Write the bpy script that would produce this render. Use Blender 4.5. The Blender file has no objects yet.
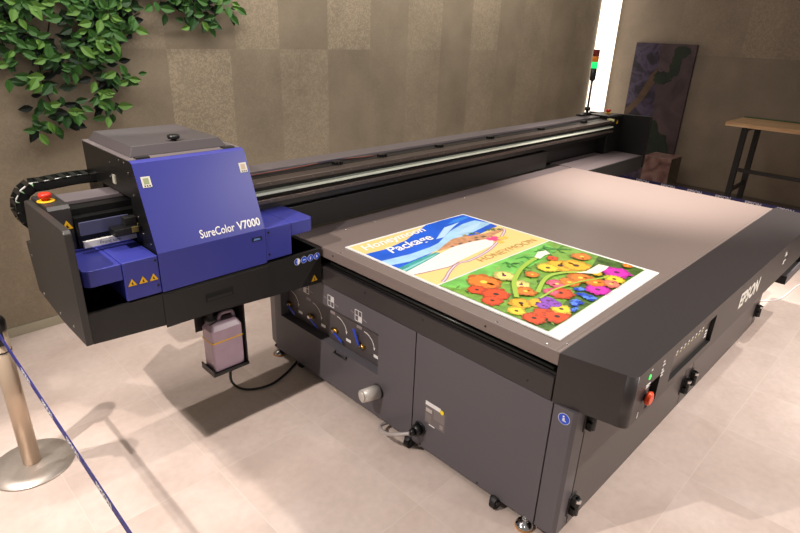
import bpy, bmesh, math, random
from mathutils import Vector, Matrix, Euler
random.seed(7)
scene = bpy.context.scene
COL = scene.collection
H = 0.79            # height of the print bed
L = 2.57            # length of the print bed

# ------------------------------------------------------------------ materials
def s2l(c):
    return tuple(((v/255)/12.92 if v/255 <= .04045 else ((v/255+.055)/1.055)**2.4) for v in c)
MATS = {}
def mat(name, rgb, rough=.5, metal=0., noise=0., nscale=40., spec=.5, emit=None, es=0., bump=0., coat=0., trans=0.):
    if name in MATS: return MATS[name]
    m = bpy.data.materials.new(name); m.use_nodes = True
    nt = m.node_tree; b = nt.nodes['Principled BSDF']
    c = s2l(rgb)+(1,)
    b.inputs['Base Color'].default_value = c
    b.inputs['Roughness'].default_value = rough
    b.inputs['Metallic'].default_value = metal
    b.inputs['Specular IOR Level'].default_value = spec
    b.inputs['Coat Weight'].default_value = coat
    b.inputs['Transmission Weight'].default_value = trans
    if emit:
        b.inputs['Emission Color'].default_value = s2l(emit)+(1,)
        b.inputs['Emission Strength'].default_value = es
    if noise or bump:
        tc = nt.nodes.new('ShaderNodeTexCoord'); n = nt.nodes.new('ShaderNodeTexNoise')
        n.inputs['Scale'].default_value = nscale; n.inputs['Detail'].default_value = 5
        nt.links.new(tc.outputs['Object'], n.inputs['Vector'])
        if noise:
            r = nt.nodes.new('ShaderNodeMapRange')
            r.inputs['From Min'].default_value = .3; r.inputs['From Max'].default_value = .7
            r.inputs['To Min'].default_value = 1-noise; r.inputs['To Max'].default_value = 1+noise
            nt.links.new(n.outputs['Fac'], r.inputs['Value'])
            mx = nt.nodes.new('ShaderNodeVectorMath'); mx.operation = 'SCALE'
            mx.inputs[0].default_value = c[:3]
            nt.links.new(r.outputs['Result'], mx.inputs['Scale'])
            nt.links.new(mx.outputs['Vector'], b.inputs['Base Color'])
        if bump:
            bp = nt.nodes.new('ShaderNodeBump'); bp.inputs['Strength'].default_value = bump
            bp.inputs['Distance'].default_value = .002
            nt.links.new(n.outputs['Fac'], bp.inputs['Height'])
            nt.links.new(bp.outputs['Normal'], b.inputs['Normal'])
    MATS[name] = m
    return m

GREY   = mat('powder coat grey', (88, 84, 89), .42, noise=.03, nscale=400)
GREYD  = mat('powder coat charcoal', (50, 45, 45), .42, noise=.04, nscale=400)
BLACK  = mat('black sheet metal', (29, 28, 27), .45, noise=.05, nscale=400)
DEEP   = mat('black plastic', (14, 14, 14), .4)
BLUE   = mat('satin blue plastic', (56, 60, 146), .38, noise=.02, nscale=300)
BED    = mat('anodised bed plate', (124, 110, 104), .40, metal=.0, noise=.02, nscale=60)
BEDRIM = mat('aluminium bed rim', (150, 138, 132), .35, metal=.4)
LIDM   = mat('dark grey lid', (78, 72, 74), .42)
STEEL  = mat('brushed steel', (200, 190, 180), .38, metal=.75, noise=.04, nscale=90)
CHROME = mat('chrome', (210, 210, 210), .15, metal=1.)
ALU    = mat('aluminium rail', (92, 82, 77), .42, metal=.7)
STRIP  = mat('pale green steel strip', (205, 212, 196), .45)
BRASS  = mat('brass', (205, 165, 90), .25, metal=1.)
LEVER  = mat('blue lever vinyl', (40, 70, 200), .4)
RED    = mat('red button plastic', (215, 50, 30), .35)
ORANGE = mat('orange red button', (240, 80, 35), .35)
YEL    = mat('yellow label', (235, 180, 20), .5)
WHITE  = mat('white print', (235, 233, 230), .5)
INK    = mat('black ink', (15, 15, 15), .5)
SBLUE  = mat('blue sticker', (36, 80, 205), .45)
PAPER  = mat('label paper grey', (150, 140, 138), .5)
JUG    = mat('cloudy lilac plastic', (172, 148, 162), .35, noise=.05, nscale=20)
RUB    = mat('black rubber', (20, 20, 20), .55)
CHAINM = mat('cable chain plastic', (26, 26, 26), .35)
CGREEN = mat('pale green wire', (140, 185, 135), .5)
NAVY   = mat('navy webbing', (34, 36, 120), .6)
NAVYD  = mat('dark navy webbing', (20, 20, 72), .6)
PIPEM  = mat('galvanised pipe', (205, 198, 190), .4, metal=.2)
GLED   = mat('green indicator', (30, 200, 90), .3, emit=(20, 220, 80), es=1.)
GLAMP  = mat('green lamp lit', (30, 200, 110), .3, emit=(25, 230, 110), es=1.2)
ALAMP  = mat('amber lamp', (190, 110, 20), .3, emit=(200, 110, 20), es=.25)
RLAMP  = mat('red lamp', (120, 30, 25), .3)

# ------------------------------------------------------------------ mesh helpers
class MB:
    def __init__(s): s.bm = bmesh.new(); s.m = []
    def mi(s, m):
        if m not in s.m: s.m.append(m)
        return s.m.index(m)
    def face(s, pts, m):
        vs = [s.bm.verts.new(p) for p in pts]
        f = s.bm.faces.new(vs); f.material_index = s.mi(m); return f
    def box(s, x0, x1, y0, y1, z0, z1, m):
        i = s.mi(m)
        v = [s.bm.verts.new((x, y, z)) for x in (x0, x1) for y in (y0, y1) for z in (z0, z1)]
        for q in ((0,1,3,2),(4,6,7,5),(0,4,5,1),(2,3,7,6),(0,2,6,4),(1,5,7,3)):
            f = s.bm.faces.new([v[k] for k in q]); f.material_index = i
        return s
    def hexa(s, lo, hi, m):      # two quads (lists of 4 points), joined
        i = s.mi(m)
        a = [s.bm.verts.new(p) for p in lo]; b = [s.bm.verts.new(p) for p in hi]
        s.bm.faces.new(a[::-1]).material_index = i; s.bm.faces.new(b).material_index = i
        n = len(a)
        for k in range(n):
            s.bm.faces.new([a[k], a[(k+1) % n], b[(k+1) % n], b[k]]).material_index = i
        return s
    def prism(s, pts, axis, a, b, m):   # pts in the two other axes, extruded along axis
        def P(p, t):
            return {'x': (t, p[0], p[1]), 'y': (p[0], t, p[1]), 'z': (p[0], p[1], t)}[axis]
        return s.hexa([P(p, a) for p in pts], [P(p, b) for p in pts], m)
    def cyl(s, p, q, r, m, r2=None, n=24, cap=True):
        i = s.mi(m); p = Vector(p); q = Vector(q); d = (q-p).normalized()
        u = d.orthogonal().normalized(); w = d.cross(u); r2 = r if r2 is None else r2
        A = []; B = []
        for k in range(n):
            t = 2*math.pi*k/n; o = u*math.cos(t)+w*math.sin(t)
            A.append(s.bm.verts.new(p+o*r)); B.append(s.bm.verts.new(q+o*r2))
        for k in range(n):
            f = s.bm.faces.new([A[k], A[(k+1) % n], B[(k+1) % n], B[k]]); f.material_index = i; f.smooth = True
        if cap:
            s.bm.faces.new(A[::-1]).material_index = i; s.bm.faces.new(B).material_index = i
        return s
    def lathe(s, c, prof, m, n=40):     # prof: (radius, z) from bottom to top
        i = s.mi(m); rings = []
        for r, z in prof:
            rings.append([s.bm.verts.new((c[0]+max(r, .0002)*math.cos(2*math.pi*k/n), c[1]+max(r, .0002)*math.sin(2*math.pi*k/n), c[2]+z)) for k in range(n)])
        for a, b in zip(rings, rings[1:]):
            for k in range(n):
                f = s.bm.faces.new([a[k], a[(k+1) % n], b[(k+1) % n], b[k]]); f.material_index = i; f.smooth = True
        s.bm.faces.new(rings[0][::-1]).material_index = i; s.bm.faces.new(rings[-1]).material_index = i
        return s
    def tube(s, pts, r, m, n=10, sub=6):
        i = s.mi(m); P = [Vector(p) for p in pts]; Q = []
        for k in range(len(P)-1):
            p0 = P[max(k-1, 0)]; p1 = P[k]; p2 = P[k+1]; p3 = P[min(k+2, len(P)-1)]
            for j in range(sub):
                t = j/sub
                Q.append(.5*((2*p1)+(-p0+p2)*t+(2*p0-5*p1+4*p2-p3)*t*t+(-p0+3*p1-3*p2+p3)*t**3))
        Q.append(P[-1]); rings = []; u = None
        for k, q in enumerate(Q):
            d = (Q[min(k+1, len(Q)-1)]-Q[max(k-1, 0)]).normalized()
            u = d.orthogonal() if u is None else (u-d*u.dot(d))
            u.normalize(); w = d.cross(u)
            rings.append([s.bm.verts.new(q+(u*math.cos(2*math.pi*j/n)+w*math.sin(2*math.pi*j/n))*r) for j in range(n)])
        for a, b in zip(rings, rings[1:]):
            for j in range(n):
                f = s.bm.faces.new([a[j], a[(j+1) % n], b[(j+1) % n], b[j]]); f.material_index = i; f.smooth = True
        s.bm.faces.new(rings[0][::-1]).material_index = i; s.bm.faces.new(rings[-1]).material_index = i
        return s
    def text(s, body, o, ex, ey, size, m, depth=.0006, align='LEFT', shear=0., bold=0., width=None):
        cu = bpy.data.curves.new('t', 'FONT'); cu.body = body; cu.size = size; cu.align_x = align
        cu.shear = shear; cu.offset = bold; cu.resolution_u = 3
        ob = bpy.data.objects.new('t', cu)
        me = bpy.data.meshes.new_from_object(ob)
        ex = Vector(ex).normalized(); ey = Vector(ey).normalized(); ez = ex.cross(ey)
        M = Matrix((ex, ey, ez)).transposed(); i = s.mi(m)
        kx = 1. if width is None else width/max(v.co.x for v in me.vertices)
        vs = [s.bm.verts.new(Vector(o)+M @ Vector((v.co.x*kx, v.co.y, depth))) for v in me.vertices]
        for p in me.polygons:
            try:
                f = s.bm.faces.new([vs[k] for k in p.vertices]); f.material_index = i
            except ValueError: pass
        bpy.data.objects.remove(ob); bpy.data.curves.remove(cu); bpy.data.meshes.remove(me)
        return s
    def build(s, name, parent=None, bevel=0., smooth=False, seg=2):
        bmesh.ops.recalc_face_normals(s.bm, faces=s.bm.faces) if bevel or smooth else None
        me = bpy.data.meshes.new(name); s.bm.to_mesh(me); s.bm.free()
        for m in s.m: me.materials.append(m)
        ob = bpy.data.objects.new(name, me); COL.objects.link(ob)
        if parent: ob.parent = parent
        if smooth:
            for p in me.polygons: p.use_smooth = True
        if bevel:
            md = ob.modifiers.new('bevel', 'BEVEL'); md.width = bevel; md.segments = seg
            md.limit_method = 'ANGLE'; md.angle_limit = math.radians(40); md.harden_normals = False
        return ob
def tag(o, label, cat, group=None):
    o['label'] = label; o['category'] = cat
    if group: o['group'] = group
    return o
def empty(name, loc=(0, 0, 0)):
    o = bpy.data.objects.new(name, None); COL.objects.link(o); o.location = loc
    o.empty_display_size = .1
    return o
def lab(o, label): o['label'] = label; return o
def disc(mb, c, r, n, m, u, v, start=0., k=24):
    c = Vector(c); u = Vector(u).normalized(); v = Vector(v).normalized(); n = Vector(n)
    return mb.face([c+n+(u*math.cos(start+2*math.pi*j/k)+v*math.sin(start+2*math.pi*j/k))*r for j in range(k)], m)

# ------------------------------------------------------------------ the room
WY = 2.888; WX = 6.044; WH = 3.0
def wall_material(name, axis, low, up, base):
    m = bpy.data.materials.new(name); m.use_nodes = True; nt = m.node_tree; N = nt.nodes; K = nt.links
    b = N['Principled BSDF']; b.inputs['Roughness'].default_value = .62
    tc = N.new('ShaderNodeTexCoord'); sp = N.new('ShaderNodeSeparateXYZ'); K.new(tc.outputs['Object'], sp.inputs[0])
    A0, A1 = -4., 7.
    mr = N.new('ShaderNodeMapRange'); mr.inputs['From Min'].default_value = A0; mr.inputs['From Max'].default_value = A1
    K.new(sp.outputs[axis], mr.inputs['Value'])
    def ramp(stops):
        r = N.new('ShaderNodeValToRGB'); r.color_ramp.interpolation = 'CONSTANT'; e = r.color_ramp.elements
        e[0].position = 0; e[0].color = (stops[0][1],)*3+(1,)
        e[1].position = (stops[1][0]-A0)/(A1-A0); e[1].color = (stops[1][1],)*3+(1,)
        for x, v in stops[2:]:
            q = e.new((x-A0)/(A1-A0)); q.color = (v, v, v, 1)
        K.new(mr.outputs['Result'], r.inputs['Fac']); return r
    r1 = ramp(low); r2 = ramp(up)
    gt = N.new('ShaderNodeMath'); gt.operation = 'GREATER_THAN'; gt.inputs[1].default_value = 1.585
    K.new(sp.outputs['Z'], gt.inputs[0])
    mx = N.new('ShaderNodeMix'); mx.data_type = 'RGBA'
    K.new(gt.outputs[0], mx.inputs['Factor']); K.new(r1.outputs['Color'], mx.inputs['A']); K.new(r2.outputs['Color'], mx.inputs['B'])
    # value < .5 plain, > .5 embossed pattern; brightness follows it too
    nz = N.new('ShaderNodeTexNoise'); nz.inputs['Scale'].default_value = 38; nz.inputs['Detail'].default_value = 9
    nz.inputs['Distortion'].default_value = 1.8; K.new(tc.outputs['Object'], nz.inputs['Vector'])
    nb = N.new('ShaderNodeTexNoise'); nb.inputs['Scale'].default_value = 3.; nb.inputs['Detail'].default_value = 6
    K.new(tc.outputs['Object'], nb.inputs['Vector'])
    pr = N.new('ShaderNodeMapRange'); pr.inputs['From Min'].default_value = .47; pr.inputs['From Max'].default_value = .56
    K.new(nz.outputs['Fac'], pr.inputs['Value'])
    # strength of the pattern
    st = N.new('ShaderNodeMapRange'); st.inputs['From Min'].default_value = .4; st.inputs['From Max'].default_value = 1.
    st.inputs['To Min'].default_value = .05; st.inputs['To Max'].default_value = .32
    K.new(mx.outputs['Result'], st.inputs['Value'])
    mul = N.new('ShaderNodeMath'); mul.operation = 'MULTIPLY'; K.new(pr.outputs[0], mul.inputs[0]); K.new(st.outputs[0], mul.inputs[1])
    tone = N.new('ShaderNodeMapRange'); tone.inputs['To Min'].default_value = .78; tone.inputs['To Max'].default_value = 1.0
    K.new(mx.outputs['Result'], tone.inputs['Value'])
    bl = N.new('ShaderNodeMapRange'); bl.inputs['From Min'].default_value = .3; bl.inputs['From Max'].default_value = .7
    bl.inputs['To Min'].default_value = -.12; bl.inputs['To Max'].default_value = .12; K.new(nb.outputs['Fac'], bl.inputs['Value'])
    ad = N.new('ShaderNodeMath'); K.new(mul.outputs[0], ad.inputs[0]); K.new(tone.outputs[0], ad.inputs[1])
    ad2 = N.new('ShaderNodeMath'); K.new(ad.outputs[0], ad2.inputs[0]); K.new(bl.outputs[0], ad2.inputs[1])
    sc = N.new('ShaderNodeVectorMath'); sc.operation = 'SCALE'; sc.inputs[0].default_value = s2l(base)
    K.new(ad2.outputs[0], sc.inputs['Scale']); K.new(sc.outputs['Vector'], b.inputs['Base Color'])
    bp = N.new('ShaderNodeBump'); bp.inputs['Strength'].default_value = .25; bp.inputs['Distance'].default_value = .004
    K.new(mul.outputs[0], bp.inputs['Height']); K.new(bp.outputs['Normal'], b.inputs['Normal'])
    return m
low = [(-4, .45), (-2, .4), (-1.3, .5), (-.7, .42), (.06, 1.), (.47, .5), (.86, .75), (1.30, .38), (1.73, .45), (2.165, .6), (2.616, .25), (3.03, .6), (3.44, .45), (3.859, .65), (4.3, .5), (4.8, .4), (5.3, .5)]
up = [(-4, .5), (-1.8, .4), (-.9, .6), (.04, .35), (.525, .85), (.869, .3), (1.304, .95), (1.728, .45), (2.161, .75), (2.592, .35), (3.017, .85), (3.458, .4), (3.9, .6), (4.4, .45), (4.96, .55)]
WALLB = wall_material('stone wall panels back', 'X', low, up, (166, 152, 130))
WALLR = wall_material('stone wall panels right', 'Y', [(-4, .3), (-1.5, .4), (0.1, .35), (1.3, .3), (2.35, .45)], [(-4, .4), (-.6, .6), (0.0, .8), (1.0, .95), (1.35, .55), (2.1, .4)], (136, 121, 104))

def floor_material():
    m = bpy.data.materials.new('beige stone floor tiles'); m.use_nodes = True; nt = m.node_tree; N = nt.nodes; K = nt.links
    b = N['Principled BSDF']; b.inputs['Roughness'].default_value = .42
    tc = N.new('ShaderNodeTexCoord'); sp = N.new('ShaderNodeSeparateXYZ'); K.new(tc.outputs['Object'], sp.inputs[0])
    def joint(axis, off, size):
        a = N.new('ShaderNodeMath'); a.operation = 'SUBTRACT'; a.inputs[1].default_value = off-50*size; K.new(sp.outputs[axis], a.inputs[0])
        d = N.new('ShaderNodeMath'); d.operation = 'DIVIDE'; d.inputs[1].default_value = size; K.new(a.outputs[0], d.inputs[0])
        f = N.new('ShaderNodeMath'); f.operation = 'FRACT'; K.new(d.outputs[0], f.inputs[0])
        l = N.new('ShaderNodeMath'); l.operation = 'LESS_THAN'; l.inputs[1].default_value = .0035/size; K.new(f.outputs[0], l.inputs[0])
        fl = N.new('ShaderNodeMath'); fl.operation = 'FLOOR'; K.new(d.outputs[0], fl.inputs[0])
        return l, fl
    jx, fx = joint('X', -.70, .485); jy, fy = joint('Y', 1.08, .70)
    mxx = N.new('ShaderNodeMath'); mxx.operation = 'MAXIMUM'; K.new(jx.outputs[0], mxx.inputs[0]); K.new(jy.outputs[0], mxx.inputs[1])
    cb = N.new('ShaderNodeCombineXYZ'); K.new(fx.outputs[0], cb.inputs[0]); K.new(fy.outputs[0], cb.inputs[1])
    wn = N.new('ShaderNodeTexWhiteNoise'); K.new(cb.outputs[0], wn.inputs['Vector'])
    n1 = N.new('ShaderNodeTexNoise'); n1.inputs['Scale'].default_value = 3.2; n1.inputs['Detail'].default_value = 9; n1.inputs['Distortion'].default_value = .6
    ad = N.new('ShaderNodeVectorMath'); K.new(tc.outputs['Object'], ad.inputs[0]); K.new(cb.outputs[0], ad.inputs[1])
    K.new(ad.outputs[0], n1.inputs['Vector'])
    n2 = N.new('ShaderNodeTexNoise'); n2.inputs['Scale'].default_value = 30; n2.inputs['Detail'].default_value = 6; K.new(ad.outputs[0], n2.inputs['Vector'])
    rp = N.new('ShaderNodeValToRGB'); e = rp.color_ramp.elements
    e[0].position = .3; e[0].color = s2l((198, 179, 168))+(1,); e[1].position = .72; e[1].color = s2l((214, 197, 187))+(1,)
    K.new(n1.outputs['Fac'], rp.inputs['Fac'])
    v = N.new('ShaderNodeMapRange'); v.inputs['From Min'].default_value = .3; v.inputs['From Max'].default_value = .7; v.inputs['To Min'].default_value = .95; v.inputs['To Max'].default_value = 1.05
    K.new(n2.outputs['Fac'], v.inputs['Value'])
    sc = N.new('ShaderNodeVectorMath'); sc.operation = 'SCALE'; K.new(rp.outputs['Color'], sc.inputs[0]); K.new(v.outputs[0], sc.inputs['Scale'])
    v2 = N.new('ShaderNodeMapRange'); v2.inputs['To Min'].default_value = .985; v2.inputs['To Max'].default_value = 1.015; K.new(wn.outputs['Value'], v2.inputs['Value'])
    sc2 = N.new('ShaderNodeVectorMath'); sc2.operation = 'SCALE'; K.new(sc.outputs[0], sc2.inputs[0]); K.new(v2.outputs[0], sc2.inputs['Scale'])
    mx = N.new('ShaderNodeMix'); mx.data_type = 'RGBA'; mx.inputs['B'].default_value = s2l((222, 212, 200))+(1,)
    mm = N.new('ShaderNodeMath'); mm.operation = 'MULTIPLY'; mm.inputs[1].default_value = .4; K.new(mxx.outputs[0], mm.inputs[0])
    K.new(mm.outputs[0], mx.inputs['Factor']); K.new(sc2.outputs[0], mx.inputs['A']); K.new(mx.outputs['Result'], b.inputs['Base Color'])
    return m
FLOORM = floor_material()
def struct(name, mb, **k):
    o = mb.build(name, **k); o['kind'] = 'structure'; return o
mb = MB(); mb.box(-4, WX+.2, -4, WY+.2, -.1, 0, FLOORM); struct('floor', mb)
mb = MB(); mb.box(-4, WX+.2, WY, WY+.2, 0, WH, WALLB); struct('wall_back', mb)
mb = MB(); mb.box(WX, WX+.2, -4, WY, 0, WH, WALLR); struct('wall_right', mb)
BASEM = mat('pale metal skirting', (190, 186, 165), .35, metal=.3)
mb = MB(); mb.box(-4, WX-.001, WY-.012, WY, 0, .055, BASEM); struct('baseboard_back', mb, bevel=.002)
mb = MB(); mb.box(WX-.012, WX, -4, WY-.013, 0, .055, mat('brown skirting', (85, 75, 64), .5)); struct('baseboard_right', mb, bevel=.002)
# light strip in the corner
LEDM = mat('lit diffuser', (255, 250, 240), .4, emit=(255, 244, 228), es=1.9)
mb = MB(); mb.box(5.52, 6.00, WY-.03, WY-.001, .06, WH, LEDM)
o = mb.build('light_strip', bevel=.003)
tag(o, 'tall glowing white light strip in the wall corner behind the signal tower', 'light')

# ------------------------------------------------------------------ the printer
PR = empty('flatbed_printer', (1.2, .8, 0))
tag(PR, 'large charcoal flatbed printer with blue print carriage and long gantry', 'printer')
Minv = Matrix.Translation((-1.2, -.8, 0))
def part(mb, name, parent=PR, **k):
    o = mb.build(name, parent, **k)
    if parent is PR: o.matrix_parent_inverse = Minv
    return o
XE = 2.50
# cabinet core with panels
mb = MB()
mb.box(.052, XE, -.083, 1.75, .047, .60, GREYD)
part(mb, 'cabinet_body', bevel=.003)
# left side panels (in the x=0 plane)
mb = MB()
mb.box(0, .050, .637, .862, .045, .598, GREY)            # right of valve opening
mb.box(0, .050, 1.64, 1.70, .045, .598, GREY)
mb.box(0, .050, .862, 1.64, .045, .275, GREY)
mb.box(0, .050, .862, 1.64, .490, .598, GREY)
sp_ = part(mb, 'side_panel')
mb = MB(); mb.box(.0505, .056, .862, 1.64, .276, .489, mat('valve panel grey', (80, 74, 75), .42)); vp = part(mb, 'valve_panel')
mb = MB()
mb.box(0, .050, -.006, .632, .045, .598, GREY)
part(mb, 'side_panel', bevel=.002)
mb = MB()
mb.prism([(.0, -.0105), (.0, -.083), (.012, -.095), (.085, -.095), (.085, -.084), (.05, -.084), (.05, -.0105)], 'z', .045, .598, GREY)
part(mb, 'corner_post', bevel=.0015)
mb = MB(); mb.prism([(.012, 1.704), (.05, 1.704), (.05, 1.80), (.035, 1.80)], 'z', .045, .62, GREY); part(mb, 'corner_post')
# thin dark base frame
mb = MB()
mb.box(.01, XE-.01, -.088, -.02, .028, .046, mat('dark maroon base edge', (52, 38, 42), .5))
mb.box(.01, .05, -.02, 1.74, .034, .046, mat('dark maroon base edge', (52, 38, 42), .5))
part(mb, 'base_frame')
# front doors
for x0, x1 in ((.092, 1.176), (1.182, 1.276), (1.282, 2.43), (2.436, XE)):
    mb = MB(); mb.box(x0, x1, -.095, -.0835, .047, .598, mat('door grey', (80, 74, 72), .4, noise=.03, nscale=400))
    part(mb, 'front_door', bevel=.0015)
def hinge(x, z, name='hinge'):
    mb = MB()
    mb.box(x-.016, x+.036, -.099, -.0955, z-.046, z+.046, DEEP)
    mb.box(x-.002, x+.030, -.118, -.099, z-.040, z-.008, DEEP)
    mb.box(x-.002, x+.030, -.118, -.099, z+.004, z+.038, DEEP)
    mb.cyl((x+.014, -.116, z-.038), (x+.014, -.116, z+.038), .011, DEEP, n=14)
    mb.cyl((x+.014, -.118, z+.022), (x+.014, -.118, z+.037), .0125, CHROME, n=14)
    part(mb, name, bevel=.0015)
for x, z in ((.085, .535), (.085, .145), (1.165, .17), (1.268, .17), (2.42, .16), (1.165, .52)): hinge(x, z)
mb = MB(); mb.box(.25, .275, -.102, -.0955, .515, .535, DEEP); part(mb, 'door_catch', bevel=.002)
# round blue sticker on the corner post
def sticker(c, r, nrm, u, v, fill, kind, parent=PR, name='warning_sticker'):
    mb = MB(); n = Vector(nrm)
    mb_c = Vector(c); u = Vector(u); v = Vector(v)
    disc(mb, c, r, n*.0006, WHITE, u, v)
    disc(mb, c, r*.93, n*.0010, fill, u, v)
    d = n*.0014
    def bl(a, b, w, h):
        a *= .8; b *= .8; w *= .72; h *= .72
        mb.face([mb_c+u*(a-w)*r+v*(b-h)*r+d, mb_c+u*(a+w)*r+v*(b-h)*r+d, mb_c+u*(a+w*.7)*r+v*(b+h)*r+d, mb_c+u*(a-w*.7)*r+v*(b+h)*r+d], WHITE)
    if kind == 'read':
        disc(mb, mb_c+v*r*.42+u*r*-.1, r*.16, d, WHITE, u, v); bl(-.05, -.1, .32, .34); bl(.1, -.42, .5, .12)
    elif kind == 'plug':
        mb.face([mb_c+v*r*math.sin(t*math.pi/12-math.pi/2)*.88+u*r*math.cos(t*math.pi/12-math.pi/2)*.88+d for t in range(13)], WHITE)
        bl(-.35, 0, .3, .08)
    elif kind == 'goggles':
        bl(-.34, 0, .24, .2); bl(.34, 0, .24, .2); bl(0, .1, .2, .05)
    elif kind == 'glove':
        bl(-.05, -.15, .26, .4); bl(-.2, .4, .07, .22); bl(0, .42, .07, .26); bl(.2, .34, .07, .2)
    elif kind == 'mask':
        bl(.0, -.2, .38, .26); bl(-.15, .3, .3, .2)
    return part(mb, name, parent)
sticker((0, -.054, .558), .022, (-1, 0, 0), (0, -1, 0), (0, 0, 1), SBLUE, 'read')
# fascia strip + slot rail + bed edge, left side and (unseen) right and back
mb = MB(); mb.box(-.004, .05, .003, 1.80, .602, .692, GREYD); part(mb, 'side_fascia', bevel=.003)  # charcoal stands in for the shade under the bed edge
mb = MB(); mb.box(.05, L, 0.0, 1.80, .60, .7399, DEEP); part(mb, 'bed_support')
mb = MB()
mb.box(.012, .05, .006, 1.70, .694, .706, DEEP)
mb.cyl((.022, .02, .712), (.022, 1.22, .712), .006, mat('dark rail', (60, 62, 58), .3, metal=.6), n=10)
part(mb, 'slot_rail')
mb = MB(); mb.box(0, L, 0, 1.40, .741, H, BED)
part(mb, 'print_bed', bevel=.0025)
mb = MB()
for a in ((.004, .0, .002, L-.004, .022), (.004, .0, .0, .0, .0)):
    pass
mb.box(.003, L-.003, .003, .010, H+.0001, H+.0008, BEDRIM)
mb.box(.003, L-.003, .020, .023, H+.0001, H+.0008, BEDRIM)
mb.box(.003, .006, .010, 1.397, H+.0001, H+.0006, BEDRIM)
part(mb, 'bed_trim')
mb = MB(); mb.box(.0, L, 1.402, 1.505, .741, H-.003, mat('rear apron grey', (98, 88, 88), .4)); part(mb, 'rear_apron', bevel=.002)
for x, y in ((.026, 1.39), (.241, 1.378), (.448, 1.378), (.019, 1.144), (.019, .265), (.02, .06), (.07, .012), (.241, 1.45), (.7, 1.44), (1.2, 1.378), (.11, 1.45), (1.3, 1.44)):
    mb = MB(); mb.lathe((x, y, H-.003 if y > 1.4 else H+.0001), [(.0045, 0), (.0045, .0015), (.003, .002)], CHROME, n=12); part(mb, 'screw')
for y, z in ((.30, .765), (1.18, .768), (.60, .67), (.10, .635), (.95, .665)):
    mb = MB(); x = 0 if z > .74 else -.0045; mb.cyl((x+.002, y, z), (x-.0012, y, z), .0045, DEEP, n=12); part(mb, 'screw')
for y, z in ((.58, .055), (.26, .058), (.63, .10)):
    mb = MB(); mb.cyl((.002, y, z), (-.0015, y, z), .005, DEEP, n=12); part(mb, 'screw')
# front bar
XB = 2.27
def bar_outline(x0, x1, yf, r, ins):
    pts = [(x0, -.001)]
    # rounded front corners
    for k in range(7):
        t = math.pi+(math.pi/2-.2)*k/6
        pts.append((x0+ins+r+r*math.cos(t), yf+r+r*math.sin(t)))
    for k in range(7):
        t = -math.pi/2+(math.pi/2)*k/6
        pts.append((x1-r+r*math.cos(t), yf+r+r*math.sin(t)))
    pts.append((x1, -.001))
    return pts
FB = bar_outline(0, L+.03, -.241, .03, .040)
zt, zb = H+.0005, .597
cx0, cx1, cz0, cz1 = .365, .795, .632, .752           # control recess
rx0, rx1, rz0, rz1 = .172, .262, .612, .712           # stop button recess
i0 = 7
mb = MB(); bm = mb.bm; gi = mb.mi(GREYD)
# top and bottom, sides except the front face
top = [bm.verts.new((x, y, zt)) for x, y in FB]; bot = [bm.verts.new((x, y, zb)) for x, y in FB]
n = len(FB); bm.faces.new(top).material_index = gi; bm.faces.new(bot[::-1]).material_index = gi
for k in range(n):
    if k == i0: continue
    f = bm.faces.new([top[k], bot[k], bot[(k+1) % n], top[(k+1) % n]]); f.smooth = (1 <= k <= 13)
    f.material_index = gi
xa, ya = FB[i0]; xb, yb = FB[i0+1]; yf = ya
def fy_(x): return ya+(yb-ya)*(x-xa)/(xb-xa)
xs = [xa, rx0, rx1, cx0, cx1, xb]; 
def quad(x0, x1, z0, z1, m=GREYD):
    mb.face([(x0, fy_(x0), z0), (x1, fy_(x1), z0), (x1, fy_(x1), z1), (x0, fy_(x0), z1)], m)
quad(xa, rx0, zb, zt); quad(rx1, cx0, zb, zt); quad(cx1, xb, zb, zt)
quad(rx0, rx1, zb, rz0); quad(rx0, rx1, rz1, zt); quad(cx0, cx1, zb, cz0); quad(cx0, cx1, cz1, zt)
def recess(x0, x1, z0, z1, d, m, mback):
    y0 = fy_(x0); y1 = y0+d
    mb.face([(x0, y0, z0), (x1, y0, z0), (x1, y1, z0), (x0, y1, z0)], m)
    mb.face([(x0, y0, z1), (x0, y1, z1), (x1, y1, z1), (x1, y0, z1)], m)
    mb.face([(x0, y0, z0), (x0, y1, z0), (x0, y1, z1), (x0, y0, z1)], m)
    mb.face([(x1, y0, z0), (x1, y0, z1), (x1, y1, z1), (x1, y1, z0)], m)
    mb.face([(x0, y1, z0), (x1, y1, z0), (x1, y1, z1), (x0, y1, z1)], mback)
recess(cx0, cx1, cz0, cz1, .016, BLACK, mat('control panel face', (84, 76, 72), .4))
recess(rx0, rx1, rz0, rz1, .022, BLACK, BLACK)
bar = part(mb, 'front_bar')
# controls
ex, ey = (1, 0, 0), (0, 0, 1)
yc = yf+.016-.0003
for k in range(9):
    x = .40+k*.037
    mb = MB(); mb.box(x, x+.012, yc-.002, yc, .716, .726, WHITE); part(mb, 'button', bar)
    mb = MB(); mb.box(x+.001, x+.014, yc-.001, yc, .702, .708, mat('pale yellow print', (210, 200, 160), .5)); part(mb, 'printed_mark', bar)
for x in (.385, .75):
    for z in (.655, .668, .681):
        mb = MB(); mb.box(x, x+.024, yc-.001, yc, z, z+.006, WHITE); part(mb, 'printed_mark', bar)
marks = [(.262, .262+(.018, .024, .014, .02, .012)[k], z, z+.006) for k, z in enumerate((.700, .712, .724, .742, .756))]
marks += [(.140, .175, .716, .722), (.142, .170, .708, .713), (.160, .170, .768, .774), (.118, .126, .605, .628)]
for x0, x1, z0, z1 in marks:
    mb = MB(); mb.box(x0, x1, yf-.0008, yf, z0, z1, WHITE); part(mb, 'printed_mark', bar)
mb = MB(); mb.cyl((.156, yf+.002, .748), (.156, yf-.002, .748), .0095, GLED, n=20); lab(part(mb, 'indicator_lamp', bar), 'lit green indicator lamp')
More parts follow.
